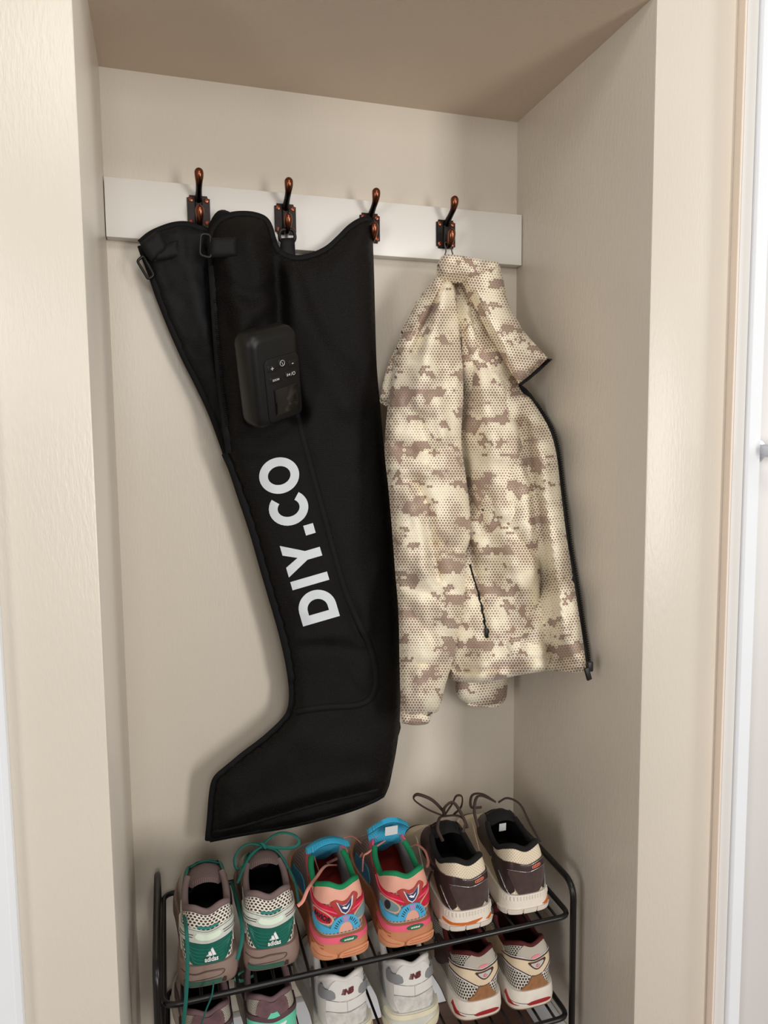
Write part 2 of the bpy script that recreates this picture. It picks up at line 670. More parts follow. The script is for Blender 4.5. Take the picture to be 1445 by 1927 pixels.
def tri2d(O, step):
    """triangles of the outline O filled with an even grid"""
    lo, hi = O.min(0), O.max(0)
    g = []
    j = 0
    y = lo[1]
    while y < hi[1]:
        x = lo[0] + (j % 2) * step / 2
        while x < hi[0]:
            g.append((x, y))
            x += step
        y += step * .866
        j += 1
    g = np.array(g) if g else np.zeros((0, 2))
    if len(g):
        g = g[inside(g, O)]
    if len(g):
        g = g[seg_dist(g, O, True) > step * 0.55]
    allp = [Vector(p) for p in np.vstack([O, g])] if len(g) else [Vector(p) for p in O]
    k = len(O)
    r = delaunay_2d_cdt(allp, [(i, (i + 1) % k) for i in range(k)], [], 1, step * 1e-4)
    V = np.array([tuple(q) for q in r[0]])
    return V, [tuple(q) for q in r[2]]


def nz(x, y, s, seed=0.0):
    return mnoise.noise(Vector((x * s + seed * 7.3, y * s - seed * 3.1, seed)))


def depth_fn(D):
    """D: number or list of (x, y, Y) anchors -> inverse-distance blended depth"""
    if isinstance(D, (int, float)):
        return lambda Q: np.full(len(Q), float(D))
    A = np.array(D, float)

    def f(Q):
        d2 = ((Q[:, None, :] - A[None, :, :2]) ** 2).sum(2) + 400.0
        w = 1.0 / d2 ** 1.5
        return (w * A[:, 2]).sum(1) / w.sum(1)
    return f


def cloth(name, outline, D, thick, edge, mat, parent, folds=(), step=9, back=None, wob=0.0, wobs=0.02, seed=0.0, sx=1.0, uvrot=None):
    """padded cloth piece with a front and a back: outline in photo pixels, D its depth, thick its padding,
    folds = (polyline, height, width): ridges (+) and creases (-) across the front"""
    O = smooth_outline(outline, step)
    V, Fc = tri2d(O, step)
    d = seg_dist(V, O, True)
    q = np.clip(d / edge, 0, 1)
    prof = np.sqrt(np.maximum(0, 1 - (1 - q) ** 2))
    z = thick * prof
    for pl, h, w in folds:
        pl = catmull(np.array(pl, float), 5)
        fd = seg_dist(V, pl)
        z = z + h * np.exp(-(fd / w) ** 2) * np.minimum(1, q * 1.6)
    if wob:
        z = z + np.array([wob * (nz(a, b * sx, wobs, seed) + .5 * nz(a, b * sx, wobs * 2.3, seed + 2)) for a, b in V]) * np.minimum(1, q * 2)
    Y = depth_fn(D)(V)
    bk = thick * 0.5 if back is None else back
    fr = np.array([at(a, b, y - t) for (a, b), y, t in zip(V, Y, z)])
    base = np.array([at(a, b, y) for (a, b), y in zip(V, Y)])
    # nothing may enter the alcove's right wall: slide such points forward along the cloth
    lim = W - 0.006
    for A in (fr, base):
        for i in np.where(A[:, 0] > lim)[0]:
            d_ = A[i] - CAM
            A[i] = CAM + d_ * ((lim - CAM[0]) / d_[0])
    br = base + np.stack([np.zeros(len(V)), bk * prof + 0.0006, np.zeros(len(V))], 1)
    n = len(V)
    faces = []
    # counts of boundary edges
    ed = {}
    for t in Fc:
        t = tuple(t)
        # orient so that the front looks at -Y
        a, b, c = fr[t[0]], fr[t[1]], fr[t[2]]
        nrm = np.cross(b - a, c - a)
        if nrm[1] > 0:
            t = t[::-1]
        faces.append(t)
        for i in range(len(t)):
            e = (t[i], t[(i + 1) % len(t)])
            ed[e] = 1
    faces2 = [tuple(i + n for i in t[::-1]) for t in faces]
    rim = [(e[1], e[0], e[0] + n, e[1] + n) for e in ed if (e[1], e[0]) not in ed]
    uv = np.stack([base[:, 0], base[:, 2]], 1)
    if uvrot is not None:
        # cloth laid flat: print scale taken along the piece itself
        q = (V - V.mean(0)) * 0.00092
        ca, sa = math.cos(uvrot), math.sin(uvrot)
        uv = np.stack([q[:, 0] * ca + q[:, 1] * sa + seed * .37, q[:, 0] * sa - q[:, 1] * ca + seed * .23], 1)
    return mesh(name, np.vstack([fr, br]), faces + faces2 + rim, mat, parent, uv=np.vstack([uv, uv]), sharp=75)


def strip(name, pl, D, width, mat, parent, lift=0.0, flat=0.35, n=4, closed=False, raw=False):
    """binding tape / seam: flattened tube along a photo-pixel line at depth D (width in metres)"""
    P = catmull(np.array(pl, float), n, closed) if not raw else np.array(pl, float)
    Y = depth_fn(D)(P)
    Q = [at(a, b, y - lift) for (a, b), y in zip(P, Y)]
    return tube(name, Q, width / 2, mat, parent, n=8, closed=closed, flat=flat, up=(0, -1, 0.01))


def surf_depth(ob, pl, lift):
    """put photo-pixel points on the front of a built piece: returns 3D points lifted off it"""
    me = ob.data
    bm = bmesh.new()
    bm.from_mesh(me)
    from mathutils.bvhtree import BVHTree
    t = BVHTree.FromBMesh(bm)
    out = []
    org = Vector(CAM)
    last = None
    for a, b in pl:
        d = Vector(CW + CR * (a - 722.5) / F_PX - CU * (b - 963.5) / F_PX).normalized()
        h = t.ray_cast(org, d)
        if h[0] is None:
            nr = t.find_nearest(last if last is not None else Vector(at(a, b, -0.06)))
            p = Vector(at(a, b, (last.y + lift) if last is not None else nr[0].y))
        else:
            p = h[0]
        p = p - d * lift
        last = p
        out.append(np.array(p))
    bm.free()
    return out


def seam(name, ob, pl, width, mat, parent, lift=0.001, flat=0.3, n=6, closed=False):
    P = catmull(np.array(pl, float), n, closed)
    return tube(name, surf_depth(ob, P, lift), width / 2, mat, parent, n=8, closed=closed, flat=flat, up=(0, -1, 0.01))


def decal(name, ob, outline, lift, mat, parent, step=6, thick=0.0008):
    """thin applied piece (print, label) following the surface of a built piece; outline in photo pixels"""
    V, Fc = tri2d(np.array(outline, float), step)
    P = np.array(surf_depth(ob, V, lift))
    n = len(P)
    faces, ed = [], {}
    for t in Fc:
        a, b, c = P[t[0]], P[t[1]], P[t[2]]
        if np.cross(b - a, c - a)[1] > 0:
            t = t[::-1]
        faces.append(t)
        for i in range(len(t)):
            ed[(t[i], t[(i + 1) % len(t)])] = 1
    B = P + np.array([0, thick, 0])
    rim = [(e[1], e[0], e[0] + n, e[1] + n) for e in ed if (e[1], e[0]) not in ed]
    uv = np.stack([P[:, 0], P[:, 2]], 1)
    return mesh(name, np.vstack([P, B]), faces + [tuple(i + n for i in t[::-1]) for t in faces] + rim, mat, parent, uv=np.vstack([uv, uv]), sharp=60)


# ------------------------------------------------------------------ black compression leg sleeve
M_NYL = weave('black_ripstop_nylon', (11, 9, 9), 0.0024, 0.58, 0.0006, (19, 17, 17), spec=0.2)
M_NYL2 = weave('black_lining_nylon', (12, 12, 14), 0.0028, 0.6, 0.0004, (18, 18, 21), spec=0.25)
M_BIND = plain('black_binding_tape', (11, 11, 13), 0.75, bump=(900, 0.0003), spec=0.25)
M_WEB = plain('black_webbing', (18, 18, 20), 0.7, bump=(700, 0.0005), spec=0.3)
M_PLAST = plain('black_satin_plastic', (15, 15, 15), 0.45, var=0.04, spec=0.4)
M_GLOSS = plain('black_gloss_screen', (8, 8, 9), 0.08, spec=0.6)
M_PRINT = plain('pale_grey_print', (214, 221, 226), 0.45, var=0.03)
M_MARK = plain('white_key_print', (205, 205, 205), 0.5)

sl = empty('compression_leg_sleeve', (0.3, -0.06, 0.45))
tag(sl, 'black boot-shaped compression leg sleeve printed with pale letters, hanging from the hooks', 'leg sleeve')
sl.location = (0, 0, 0)
DB = [(330, 430, -.050), (450, 430, -.062), (540, 480, -.050), (690, 420, -.045), (640, 700, -.062), (480, 700, -.070),
      (560, 1000, -.055), (720, 1000, -.060), (640, 1250, -.055), (740, 1300, -.055), (420, 1500, -.060), (700, 1480, -.065), (520, 1440, -.06)]
flap = cloth('open_flap', [(264, 456), (280, 441), (300, 431), (325, 423), (350, 421), (375, 427), (395, 434), (412, 445, 1), (440, 600), (452, 760), (446, 850), (428, 862, 1), (420, 838),
                           (398, 778), (372, 722), (345, 668), (318, 606), (297, 552), (282, 505), (270, 476)],
             -.040, .016, 26, M_NYL2, sl, folds=[([(330, 440), (370, 560), (420, 720)], .006, 16), ([(300, 500), (350, 640), (410, 800)], -.004, 14), ([(395, 440), (400, 560), (420, 700)], -.012, 14)],
             wob=.003, wobs=.03)
hump = cloth('rear_hump', [(388, 470), (391, 432), (399, 410), (410, 397), (423, 395), (437, 401), (452, 404), (450, 470)], -.052, .010, 16, M_BIND, sl, step=7)
leg = cloth('leg', [(398, 505), (396, 465), (399, 440), (406, 423), (418, 411), (436, 404), (458, 402), (480, 404), (498, 411), (508, 424), (514, 444), (519, 462), (527, 473), (541, 481), (560, 485),
                    (588, 480), (615, 467), (637, 448), (657, 427), (677, 414), (698, 409, 1), (701, 440), (704, 520), (706, 600), (709, 690), (716, 770), (724, 860), (735, 955), (742, 1050),
                    (748, 1140), (752, 1210), (754, 1290), (752, 1360), (746, 1410), (738, 1452), (732, 1480), (724, 1498, 1), (700, 1511), (650, 1530), (560, 1554), (480, 1568), (430, 1577),
                    (392, 1583, 1), (397, 1540), (400, 1500), (404, 1474), (412, 1460), (432, 1443), (462, 1419), (500, 1390), (536, 1357), (549, 1335), (552, 1305), (549, 1270), (542, 1230),
                    (530, 1180), (514, 1125), (498, 1070), (478, 1000), (457, 935), (440, 885), (428, 850), (416, 780), (408, 700), (402, 600)],
            DB, .034, 62, M_NYL, sl, step=9, back=.018,
            folds=[([(518, 465), (524, 540), (530, 640), (548, 740), (562, 780)], -.034, 15),
                   ([(545, 490), (560, 560), (600, 660), (650, 760)], .010, 26),
                   ([(575, 520), (620, 620), (690, 700)], -.006, 18),
                   ([(412, 470), (440, 560), (452, 680), (450, 800)], .014, 22),
                   ([(470, 430), (480, 520), (476, 620)], .016, 30),
                   ([(405, 520), (470, 556), (512, 540)], -.007, 12),
                   ([(412, 600), (455, 640), (505, 600)], -.008, 13), ([(430, 560), (470, 590), (515, 570)], .005, 12),
                   ([(560, 780), (600, 930), (648, 1110), (690, 1220)], -.006, 10),
                   ([(690, 1215), (640, 1195), (560, 1200)], .004, 7), ([(680, 1228), (620, 1218), (550, 1222)], -.004, 7),
                   ([(700, 1490), (640, 1502), (540, 1530), (430, 1566)], -.020, 9),
                   ([(690, 1474), (600, 1492), (500, 1520), (440, 1545)], .006, 16),
                   ([(470, 820), (500, 835), (560, 812)], -.004, 8), ([(455, 850), (520, 850), (575, 842)], .003, 8),
                   ([(620, 1220), (660, 1290), (690, 1315)], -.004, 10), ([(560, 1130), (600, 1180), (690, 1190)], .003, 12),
                   ([(760, 1000), (700, 1100), (690, 1180)], .004, 14), ([(742, 1380), (728, 1440), (716, 1484)], -.006, 7),
                   ([(540, 1360), (600, 1400), (690, 1410)], .005, 26)],
            wob=.0035, wobs=.018, seed=3, sx=.5)
# second layer of the foot behind, seen at the heel
cloth('rear_layer', [(735, 1330), (753, 1360), (752, 1378), (746, 1396), (741, 1432), (720, 1436), (700, 1400)], -.020, .008, 12, M_NYL2, sl, step=8)
# bindings
seam('binding', leg, [(399, 500), (397.5, 466), (400, 441), (407, 425), (419, 413), (437, 406), (458, 404), (479, 406), (497, 413), (506, 426), (512, 446), (518, 464), (527, 475), (541, 483), (560, 487), (588, 482), (616, 469), (638, 450), (658, 430), (678, 417), (697, 412)], .0125, M_BIND, sl, lift=.0015, flat=.45)
seam('binding', leg, [(425, 852), (439, 884), (456, 935), (478, 1001), (498, 1071), (514, 1126), (530, 1181), (542, 1231), (549, 1271), (552, 1305), (549, 1334), (536, 1357), (500, 1391), (462, 1420), (433, 1444), (413, 1461), (405, 1475), (401, 1501), (398, 1540), (394, 1580)], .016, M_BIND, sl, lift=.0005, flat=.4)
seam('binding', leg, [(395, 1581), (430, 1574), (480, 1565), (560, 1551), (650, 1527), (700, 1508), (722, 1496)], .009, M_BIND, sl, lift=.0005, flat=.5)
seam('sole_seam', leg, [(402, 1566), (450, 1556), (520, 1536), (600, 1513), (660, 1499), (712, 1486)], .006, M_BIND, sl, lift=.001, flat=.5)
strip('binding', [(264, 458), (282, 443), (302, 433), (326, 425), (350, 423), (375, 429), (395, 437), (406, 446)], -.041, .012, M_BIND, sl, lift=.002, flat=.5)
strip('binding', [(266, 462), (272, 480), (283, 508), (298, 552), (319, 606), (346, 668), (373, 722), (399, 778), (421, 838), (430, 866)], -.041, .013, M_BIND, sl, lift=.001, flat=.5)
pan = seam('panel_piping', leg, [(528, 645), (545, 730), (560, 785), (576, 845), (592, 905), (610, 970), (630, 1045), (650, 1112), (672, 1165), (692, 1205), (703, 1240), (708, 1272), (706, 1298), (694, 1318), (668, 1328), (620, 1331), (580, 1336), (556, 1342)], .012, M_BIND, sl, lift=.001, flat=.5)
# zip running down from the buckle
zp = seam('zip_tape', leg, [(401, 500), (405, 560), (410, 640), (417, 720), (427, 800), (434, 852)], .016, M_BIND, sl, lift=.0012, flat=.25)
zt_pts = surf_depth(leg, resample(catmull(np.array([(403, 545), (407, 600), (412, 660), (418, 725), (428, 800)], float), 12), 70), .0035)
for i, p in enumerate(zt_pts):
    if i == 0:
        src = box('zip_tooth', -.0022, .0022, -.0010, .0010, -.0011, .0011, M_BIND, zp, bevel=.0004, seg=1)
        src.location = p
    else:
        o = src.copy()
        link(o, zp)
        o.location = p


def wire_loop(name, corners, rad, r, parent, Y, mat=None):
    P = [at(a, b, Y) for a, b in corners]
    return tube(name, rounded(P, rad, 5), r, mat or M_PLAST, parent, n=8, closed=True)


# strap and wire buckle at the flap's left corner
cloth('strap', [(263, 458, 1), (297, 430, 1), (303, 441, 1), (316, 468), (302, 480), (286, 492, 1), (274, 480)], -.062, .006, 8, M_WEB, sl, step=7)
cloth('strap_end', [(284, 474, 1), (314, 458), (334, 452, 1), (341, 482, 1), (312, 488), (290, 492, 1)], -.060, .004, 5, M_WEB, sl, step=7)
wire_loop('buckle', [(258, 491), (270, 481), (290, 518), (279, 526)], .004, .0022, sl, -.052)
# strap and wire buckle on the front opening
cloth('strap', [(396, 447, 1), (420, 447), (446, 445, 1), (446, 481, 1), (420, 484), (394, 484, 1)], -.102, .004, 5, M_WEB, sl, step=7)
wire_loop('buckle', [(378, 440), (396, 442), (397, 486), (376, 480)], .006, .0024, sl, -.100)
# webbing loop and ring on the second hook
cloth('hanging_strap', [(528, 448, 1), (554, 447, 1), (556, 482), (556, 500, 1), (530, 500, 1), (527, 470)], -.052, .003, 4, M_WEB, sl, step=7)
wire_loop('hanging_ring', [(527, 432), (552, 432), (556, 446), (553, 456), (529, 456), (525, 446)], .006, .0028, sl, -.046)

# printed letters, in a text frame: origin at the D's foot, reading upward
TO, TD, TU = np.array((639.5, 1159.0)), np.array((-.279, -.960)), np.array((-.960, .279))


def tpt(a, b):
    return tuple(TO + TD * a + TU * b)


def ring_poly(cx, cy, rx, ry, w, a0, a1, n=26):
    o = [(cx + rx * math.cos(a), cy + ry * math.sin(a)) for a in np.linspace(a0, a1, n)]
    i = [(cx + (rx - w) * math.cos(a), cy + (ry - w) * math.sin(a)) for a in np.linspace(a1, a0, n)]
    return o + i


st = 16.5
letters = [
    [(0, 0), (0, 72), (24, 72)] + [(24 + 36 * math.sin(a), 36 + 36 * math.cos(a)) for a in np.linspace(.15, 3.0, 18)] + [(24, 0), (st, 0), (st, st)]
    + [(23, st)] + [(23 + 20.5 * math.sin(a), 36 + 19.5 * math.cos(a)) for a in np.linspace(3.0, .15, 14)] + [(23, 72 - st), (st, 72 - st), (st, st * .98), (st * .6, 0)],
    [(71, 0), (71, 72), (87, 72), (87, 0)],
    [(118.5, 0), (135.5, 0), (135.5, 29), (158, 72), (139, 72), (127, 46), (115, 72), (96, 72), (118.5, 29)],
    [(163, 0), (163, 19), (182, 19), (182, 0)],
    ring_poly(222, 36, 33, 37.5, st, .78, 2 * math.pi - .78),
]
# the D is assembled from a stem and a bow so that its counter stays open
lets = [[[(0, 0), (0, 72), (st, 72), (st, 0)],
         [(st - .5, 72), (26, 72)] + [(26 + 34 * math.sin(a), 36 + 36 * math.cos(a)) for a in np.linspace(.2, 2.94, 18)] + [(26, 0), (st - .5, 0), (st - .5, st), (25, st)]
         + [(25 + 18 * math.sin(a), 36 + 19.5 * math.cos(a)) for a in np.linspace(2.9, .24, 14)] + [(25, 72 - st), (st - .5, 72 - st)]],
        [letters[1]], [letters[2]], [letters[3]], [letters[4]],
        [ring_poly(285.5, 36, 34, 38, st, 0.0, math.pi + .02), ring_poly(285.5, 36, 34, 38, st, math.pi, 2 * math.pi + .02)]]
for polys in lets:
    first = None
    for pg in polys:
        dense = resample(np.array(pg, float), max(40, len(pg)), True) if len(pg) < 12 else np.array(pg, float)
        if len(pg) < 12:
            dd = []
            for i in range(len(pg)):
                a, b = np.array(pg[i], float), np.array(pg[(i + 1) % len(pg)], float)
                m = max(1, int(np.linalg.norm(b - a) / 7))
                dd += [a + (b - a) * j / m for j in range(m)]
            dense = np.array(dd)
        o = decal('letter', leg, [tpt(a, b) for a, b in dense], .0016, M_PRINT, sl if first is None else first, step=7)
        first = first or o

# controller box clipped to the sleeve
hx = CR * .70 + CU * .36 + CW * .62
vx = CR * -.02 + CU * .87 - CW * .49
hx /= np.linalg.norm(hx)
vx = vx - hx * (vx @ hx)
vx /= np.linalg.norm(vx)
nx = np.cross(vx, hx)          # into the wall
if nx @ CW < 0:
    nx = -nx
cc = at(509, 708, -.150)
CM = Matrix(((hx[0], vx[0], -nx[0], cc[0]), (hx[1], vx[1], -nx[1], cc[1]), (hx[2], vx[2], -nx[2], cc[2]), (0, 0, 0, 1)))


def rrect(w, h, r, n=6):
    out = []
    for cx, cy, a0 in ((w - r, h - r, 0), (-w + r, h - r, 90), (-w + r, -h + r, 180), (w - r, -h + r, 270)):
        for j in range(n + 1):
            a = math.radians(a0 + 90 * j / n)
            out.append((cx + r * math.cos(a), cy + r * math.sin(a)))
    return out


def stack_solid(name, rings, mat, parent, mtx):
    """closed solid from same-length rings of (x, y, z)"""
    n = len(rings[0])
    V = [p for r_ in rings for p in r_]
    Fc = []
    for i in range(len(rings) - 1):
        for j in range(n):
            j2 = (j + 1) % n
            Fc.append((i * n + j, i * n + j2, (i + 1) * n + j2, (i + 1) * n + j))
    Fc.append(tuple(range(n))[::-1])
    Fc.append(tuple((len(rings) - 1) * n + j for j in range(n)))
    V = [tuple(mtx @ Vector(p)) for p in V]
    return mesh(name, V, Fc, mat, parent, sharp=50)


hw, hh = .0480, .076
rings = []
for z_, ins in ((-.026, .010), (-.022, .003), (-.015, .0), (.006, .0), (.012, .0015), (.017, .006), (.0195, .011), (.020, .014)):
    rings.append([(a, b, z_) for a, b in rrect(hw - ins, hh - ins, .018 - ins * .5)])
ctl = stack_solid('controller', rings, M_PLAST, sl, CM)
tag(ctl, 'black control unit with keys and a small screen')
pf = [[(a + .008, b - .016, z_) for a, b in rrect(.0335 - i, .051 - i, .010)] for z_, i in ((.0195, 0), (.0212, 0), (.0217, .0012))]
face = stack_solid('face_plate', pf, plain('black_matte_face', (13, 12, 12), .5, spec=.35), ctl, CM)
sc = [[(a + .011, b - .036, z_) for a, b in rrect(.0235 - i, .0215 - i, .002)] for z_, i in ((.0212, 0), (.0222, 0), (.0224, .0006))]
stack_solid('screen', sc, M_GLOSS, ctl, CM)
for (bx_, by_, bw_, bh_) in ((-.012, .020, .009, .006), (.008, .024, .0075, .007), (.028, .019, .008, .006), (-.007, .001, .012, .0055), (.024, .003, .012, .0055)):
    kr = [[(a + bx_, b + by_, z_) for a, b in rrect(bw_ - i, bh_ - i, .003)] for z_, i in ((.0212, 0), (.0222, .0002), (.0226, .001))]
    stack_solid('key', kr, M_PLAST, ctl, CM)


def text_mesh(s, size=1.0, bold=0.0, shear=0.0, spacing=1.0):
    """triangulated lettering centred on 0: verts (x, y), faces, normalised so that cap height = size"""
    cu = bpy.data.curves.new('t', 'FONT')
    cu.body = s
    cu.size = 1.0
    cu.offset = bold
    cu.shear = shear
    cu.space_character = spacing
    cu.resolution_u = 3
    cu.fill_mode = 'FRONT'
    ob = bpy.data.objects.new('t', cu)
    COL.objects.link(ob)
    dg = bpy.context.evaluated_depsgraph_get()
    me = bpy.data.meshes.new_from_object(ob.evaluated_get(dg))
    V = np.array([v_.co[:2] for v_ in me.vertices])
    Fc = [tuple(p.vertices) for p in me.polygons]
    bpy.data.objects.remove(ob)
    bpy.data.curves.remove(cu)
    bpy.data.meshes.remove(me)
    lo, hi = V.min(0), V.max(0)
    return (V - (lo + hi) / 2) * (size / (hi[1] - lo[1])), Fc


def flat_text(name, s, x, y, z, size, mat, parent, mtx, turn=False, **kw):
    V, Fc = text_mesh(s, size, **kw)
    if turn:                     # lettering upside down, as the unit hangs head first
        V = -V
    return mesh(name, [tuple(mtx @ Vector((a + x, b + y, z))) for a, b in V], Fc, mat, parent, smooth=False)


flat_text('key_symbol', '+', -.012, .020, .0229, .0055, M_MARK, ctl, CM, bold=.01)
flat_text('key_symbol', '-', .028, .019, .0229, .0014, M_MARK, ctl, CM, bold=.01)
flat_text('key_symbol', 'MODE', -.007, .001, .0229, .0034, M_MARK, ctl, CM, turn=True, bold=.02)
flat_text('key_symbol', 'O/', .0275, .003, .0229, .0056, M_MARK, ctl, CM, turn=True, bold=.01)
for tri_ in (((.0215, .003), (.0178, .0052), (.0178, .0008)), ((.0172, .0008), (.0172, .0052), (.0164, .0052), (.0164, .0008)), ((.0156, .0008), (.0156, .0052), (.0148, .0052), (.0148, .0008))):
    if len(tri_) == 3:
        tri_ = ((.0176, .003), (.0212, .0008), (.0212, .0052))
    mesh('key_symbol', [tuple(CM @ Vector((a_, b_, .0229))) for a_, b_ in tri_], [tuple(range(len(tri_)))], M_MARK, ctl, smooth=False)
ringv = [(.008 + .0044 * math.cos(a), .024 + .0044 * math.sin(a), .0228) for a in np.linspace(0, 2 * math.pi, 24, endpoint=False)]
tube('key_symbol', [tuple(CM @ Vector(p)) for p in ringv], .00045, M_MARK, ctl, n=6, closed=True)
tube('key_symbol', [tuple(CM @ Vector(p)) for p in ((.0062, .0255, .0228), (.008, .0245, .0228), (.0085, .0215, .0228))], .00045, M_MARK, ctl, n=6)
# ------------------------------------------------------------------ camouflage jacket
def camo_mat():
    k = NT('cream_hex_camouflage')
    uv = k.coord('UV')
    d, c = k.hexgrid(uv, 0.0052)
    n = k.noise(k.vmath('MULTIPLY', c, (1.0, 1.5, 1.0)), 0.108, 4.5, 0.60)
    n2 = k.noise(k.vmath('ADD', c, (37.0, 11.0, 0)), 0.10, 2.0, 0.5)
    # radius of each printed dot grows in steps with the camouflage field
    small = k.mapr(n2, .40, .60, .13, .40)
    big = k.math('MULTIPLY', k.math('GREATER_THAN', n, 0.552), .34)
    rad = k.math('ADD', small, big)
    f = k.math('LESS_THAN', d, k.math('MINIMUM', rad, .505))
    k.l(k.mix(f, lin(247, 238, 214), lin(160, 135, 121)), k.b.inputs['Base Color'])
    k.b.inputs['Roughness'].default_value = 0.6
    k.b.inputs['Sheen Weight'].default_value = 0.15
    k.b.inputs['Specular IOR Level'].default_value = 0.3
    b = k.noise(uv, 28, 4, .6)
    k.bump(b, 0.5, 0.006)
    return k.m


M_CAMO = camo_mat()
M_ZIP = plain('black_zip_tape', (13, 13, 14), .6, spec=.3)
M_CUFF = M_CAMO
M_CORD = plain('grey_loop_cord', (92, 84, 74), .7)
M_INN = plain('dark_jacket_lining', (24, 23, 24), .8)
jk = empty('camouflage_jacket', (0, 0, 0))
tag(jk, 'cream and brown hexagon camouflage puffer jacket hanging from the rightmost hook', 'jacket')


def jp(name, outline, D, thick, edge, folds=(), mat=None, step=8, wob=.007, seed=0., back=None, wobs=.024):
    folds = [(a, b * 2.2, c * .9) for a, b, c in folds]
    return cloth(name, outline, D, thick, edge, mat or M_CAMO, jk, folds=folds, step=step, wob=wob, wobs=wobs, seed=seed, back=back, uvrot=.12 * math.sin(seed * 2.1 + 1))


# far sleeve whose cuff shows under the hem
s2 = jp('far_sleeve', [(862, 1150), (960, 1150), (957, 1230), (955, 1290), (951, 1316), (938, 1326), (905, 1329), (876, 1322), (860, 1306), (857, 1270)], -.075, .022, 40, wob=.003, seed=5)
jp('cuff', [(878, 1318, 1), (905, 1325), (938, 1322, 1), (940, 1329), (925, 1331), (895, 1330), (880, 1326)], -.078, .012, 8, step=6, wob=.001, mat=M_CAMO)
# back body / right front with the zip edge
rf = jp('right_front', [(880, 560), (930, 600), (975, 725), (1000, 752), (1030, 800), (1046, 850), (1056, 930), (1066, 1010), (1079, 1090), (1090, 1160), (1099, 1220), (1104, 1262, 1),
                        (1085, 1266), (1055, 1263), (1025, 1262), (990, 1258), (940, 1200), (900, 900), (870, 700)],
        [(900, 580, -.085), (976, 725, -.115), (1000, 752, -.135), (1046, 850, -.205), (1066, 1010, -.240), (1090, 1160, -.283), (1104, 1262, -.308), (1025, 1262, -.20), (960, 1100, -.12), (900, 800, -.09)], .022, 50,
        folds=[([(985, 800), (1010, 950), (1030, 1150), (1030, 1255)], -.018, 14), ([(1010, 820), (1040, 1000), (1070, 1200)], .008, 18),
               ([(1030, 1246), (1065, 1249), (1102, 1246)], -.006, 6), ([(1040, 960), (1060, 1010), (1075, 1060)], -.003, 9), ([(1030, 1100), (1060, 1110), (1090, 1105)], .004, 16)], seed=2)
# middle front panel
mf = jp('front_panel', [(838, 520), (868, 522), (905, 565), (930, 640), (955, 730), (985, 850), (1000, 960), (1010, 1060), (1018, 1140), (1026, 1210), (1027, 1258), (1005, 1266), (975, 1271),
                        (935, 1280), (900, 1285), (868, 1283), (846, 1277), (840, 1240), (838, 1100), (835, 900), (830, 700)],
        [(850, 540, -.050), (905, 565, -.070), (955, 730, -.125), (985, 850, -.165), (1000, 960, -.18), (1010, 1060, -.195), (1027, 1258, -.225), (930, 1270, -.18), (850, 1250, -.115), (850, 900, -.065), (862, 1020, -.075), (850, 700, -.05), (905, 900, -.125), (905, 1020, -.14)], .034, 46,
        folds=[([(878, 545), (888, 640), (905, 760), (930, 900), (960, 1060)], .012, 24), ([(880, 535), (897, 600), (915, 660)], -.014, 10), ([(872, 560), (860, 680), (862, 800), (880, 960)], -.010, 16),
               ([(850, 1256), (890, 1264), (940, 1260), (1022, 1240)], -.009, 6), ([(846, 1270), (900, 1276), (975, 1264), (1025, 1252)], .005, 9),
               ([(960, 1085), (985, 1140), (1006, 1200)], -.003, 7), ([(900, 1000), (950, 985), (1000, 1000)], -.004, 12), ([(888, 1105), (930, 1090), (990, 1100)], .004, 16),
               ([(905, 700), (925, 790), (940, 860)], .006, 16), ([(890, 1030), (896, 1090), (912, 1170), (916, 1196)], -.007, 7)], seed=7)
# near sleeve
ns = jp('near_sleeve', [(800, 545), (828, 522), (852, 520), (862, 560), (868, 640), (872, 740), (868, 830), (877, 900), (884, 960), (885, 1010), (876, 1045), (878, 1100), (873, 1160), (862, 1200),
                        (850, 1250), (838, 1290), (828, 1330), (818, 1342), (790, 1346), (765, 1344), (755, 1330), (752, 1250), (750, 1150), (744, 1080), (738, 1000), (731, 920), (724, 850), (727, 790),
                        (733, 740), (740, 690), (750, 640), (770, 590)],
        [(830, 540, -.070), (800, 800, -.135), (800, 1100, -.155), (790, 1340, -.145)], .058, 46,
        folds=[([(845, 540), (822, 600), (800, 680), (790, 760)], .014, 22), ([(815, 560), (800, 610), (783, 660)], -.012, 10),
               ([(770, 650), (790, 680), (830, 690)], -.005, 10), ([(740, 840), (800, 850), (865, 838)], -.009, 11), ([(735, 880), (790, 890), (868, 880)], .006, 16),
               ([(780, 900), (805, 960), (815, 1040), (826, 1090)], -.010, 12), ([(770, 930), (790, 1000), (800, 1070)], .006, 14), ([(800, 870), (850, 900), (880, 930)], -.006, 9),
               ([(818, 990), (850, 1000), (882, 985)], .004, 9), ([(815, 1020), (850, 1030), (878, 1042)], -.008, 9), ([(760, 1100), (810, 1120), (868, 1110)], -.005, 11),
               ([(770, 1150), (810, 1200), (830, 1250)], -.006, 12), ([(756, 1262), (790, 1252), (848, 1250)], -.005, 7), ([(790, 1060), (830, 1130), (856, 1180)], .006, 16),
               ([(836, 700), (850, 780), (856, 830)], -.007, 12), ([(810, 720), (826, 780), (838, 850)], .006, 12), ([(770, 760), (790, 790), (800, 830)], -.006, 10)], seed=1, wob=.010)
jp('cuff', [(753, 1330, 1), (780, 1340), (820, 1336, 1), (811, 1350), (805, 1362), (780, 1365), (757, 1361, 1)], -.150, .014, 9, step=6, wob=.001)
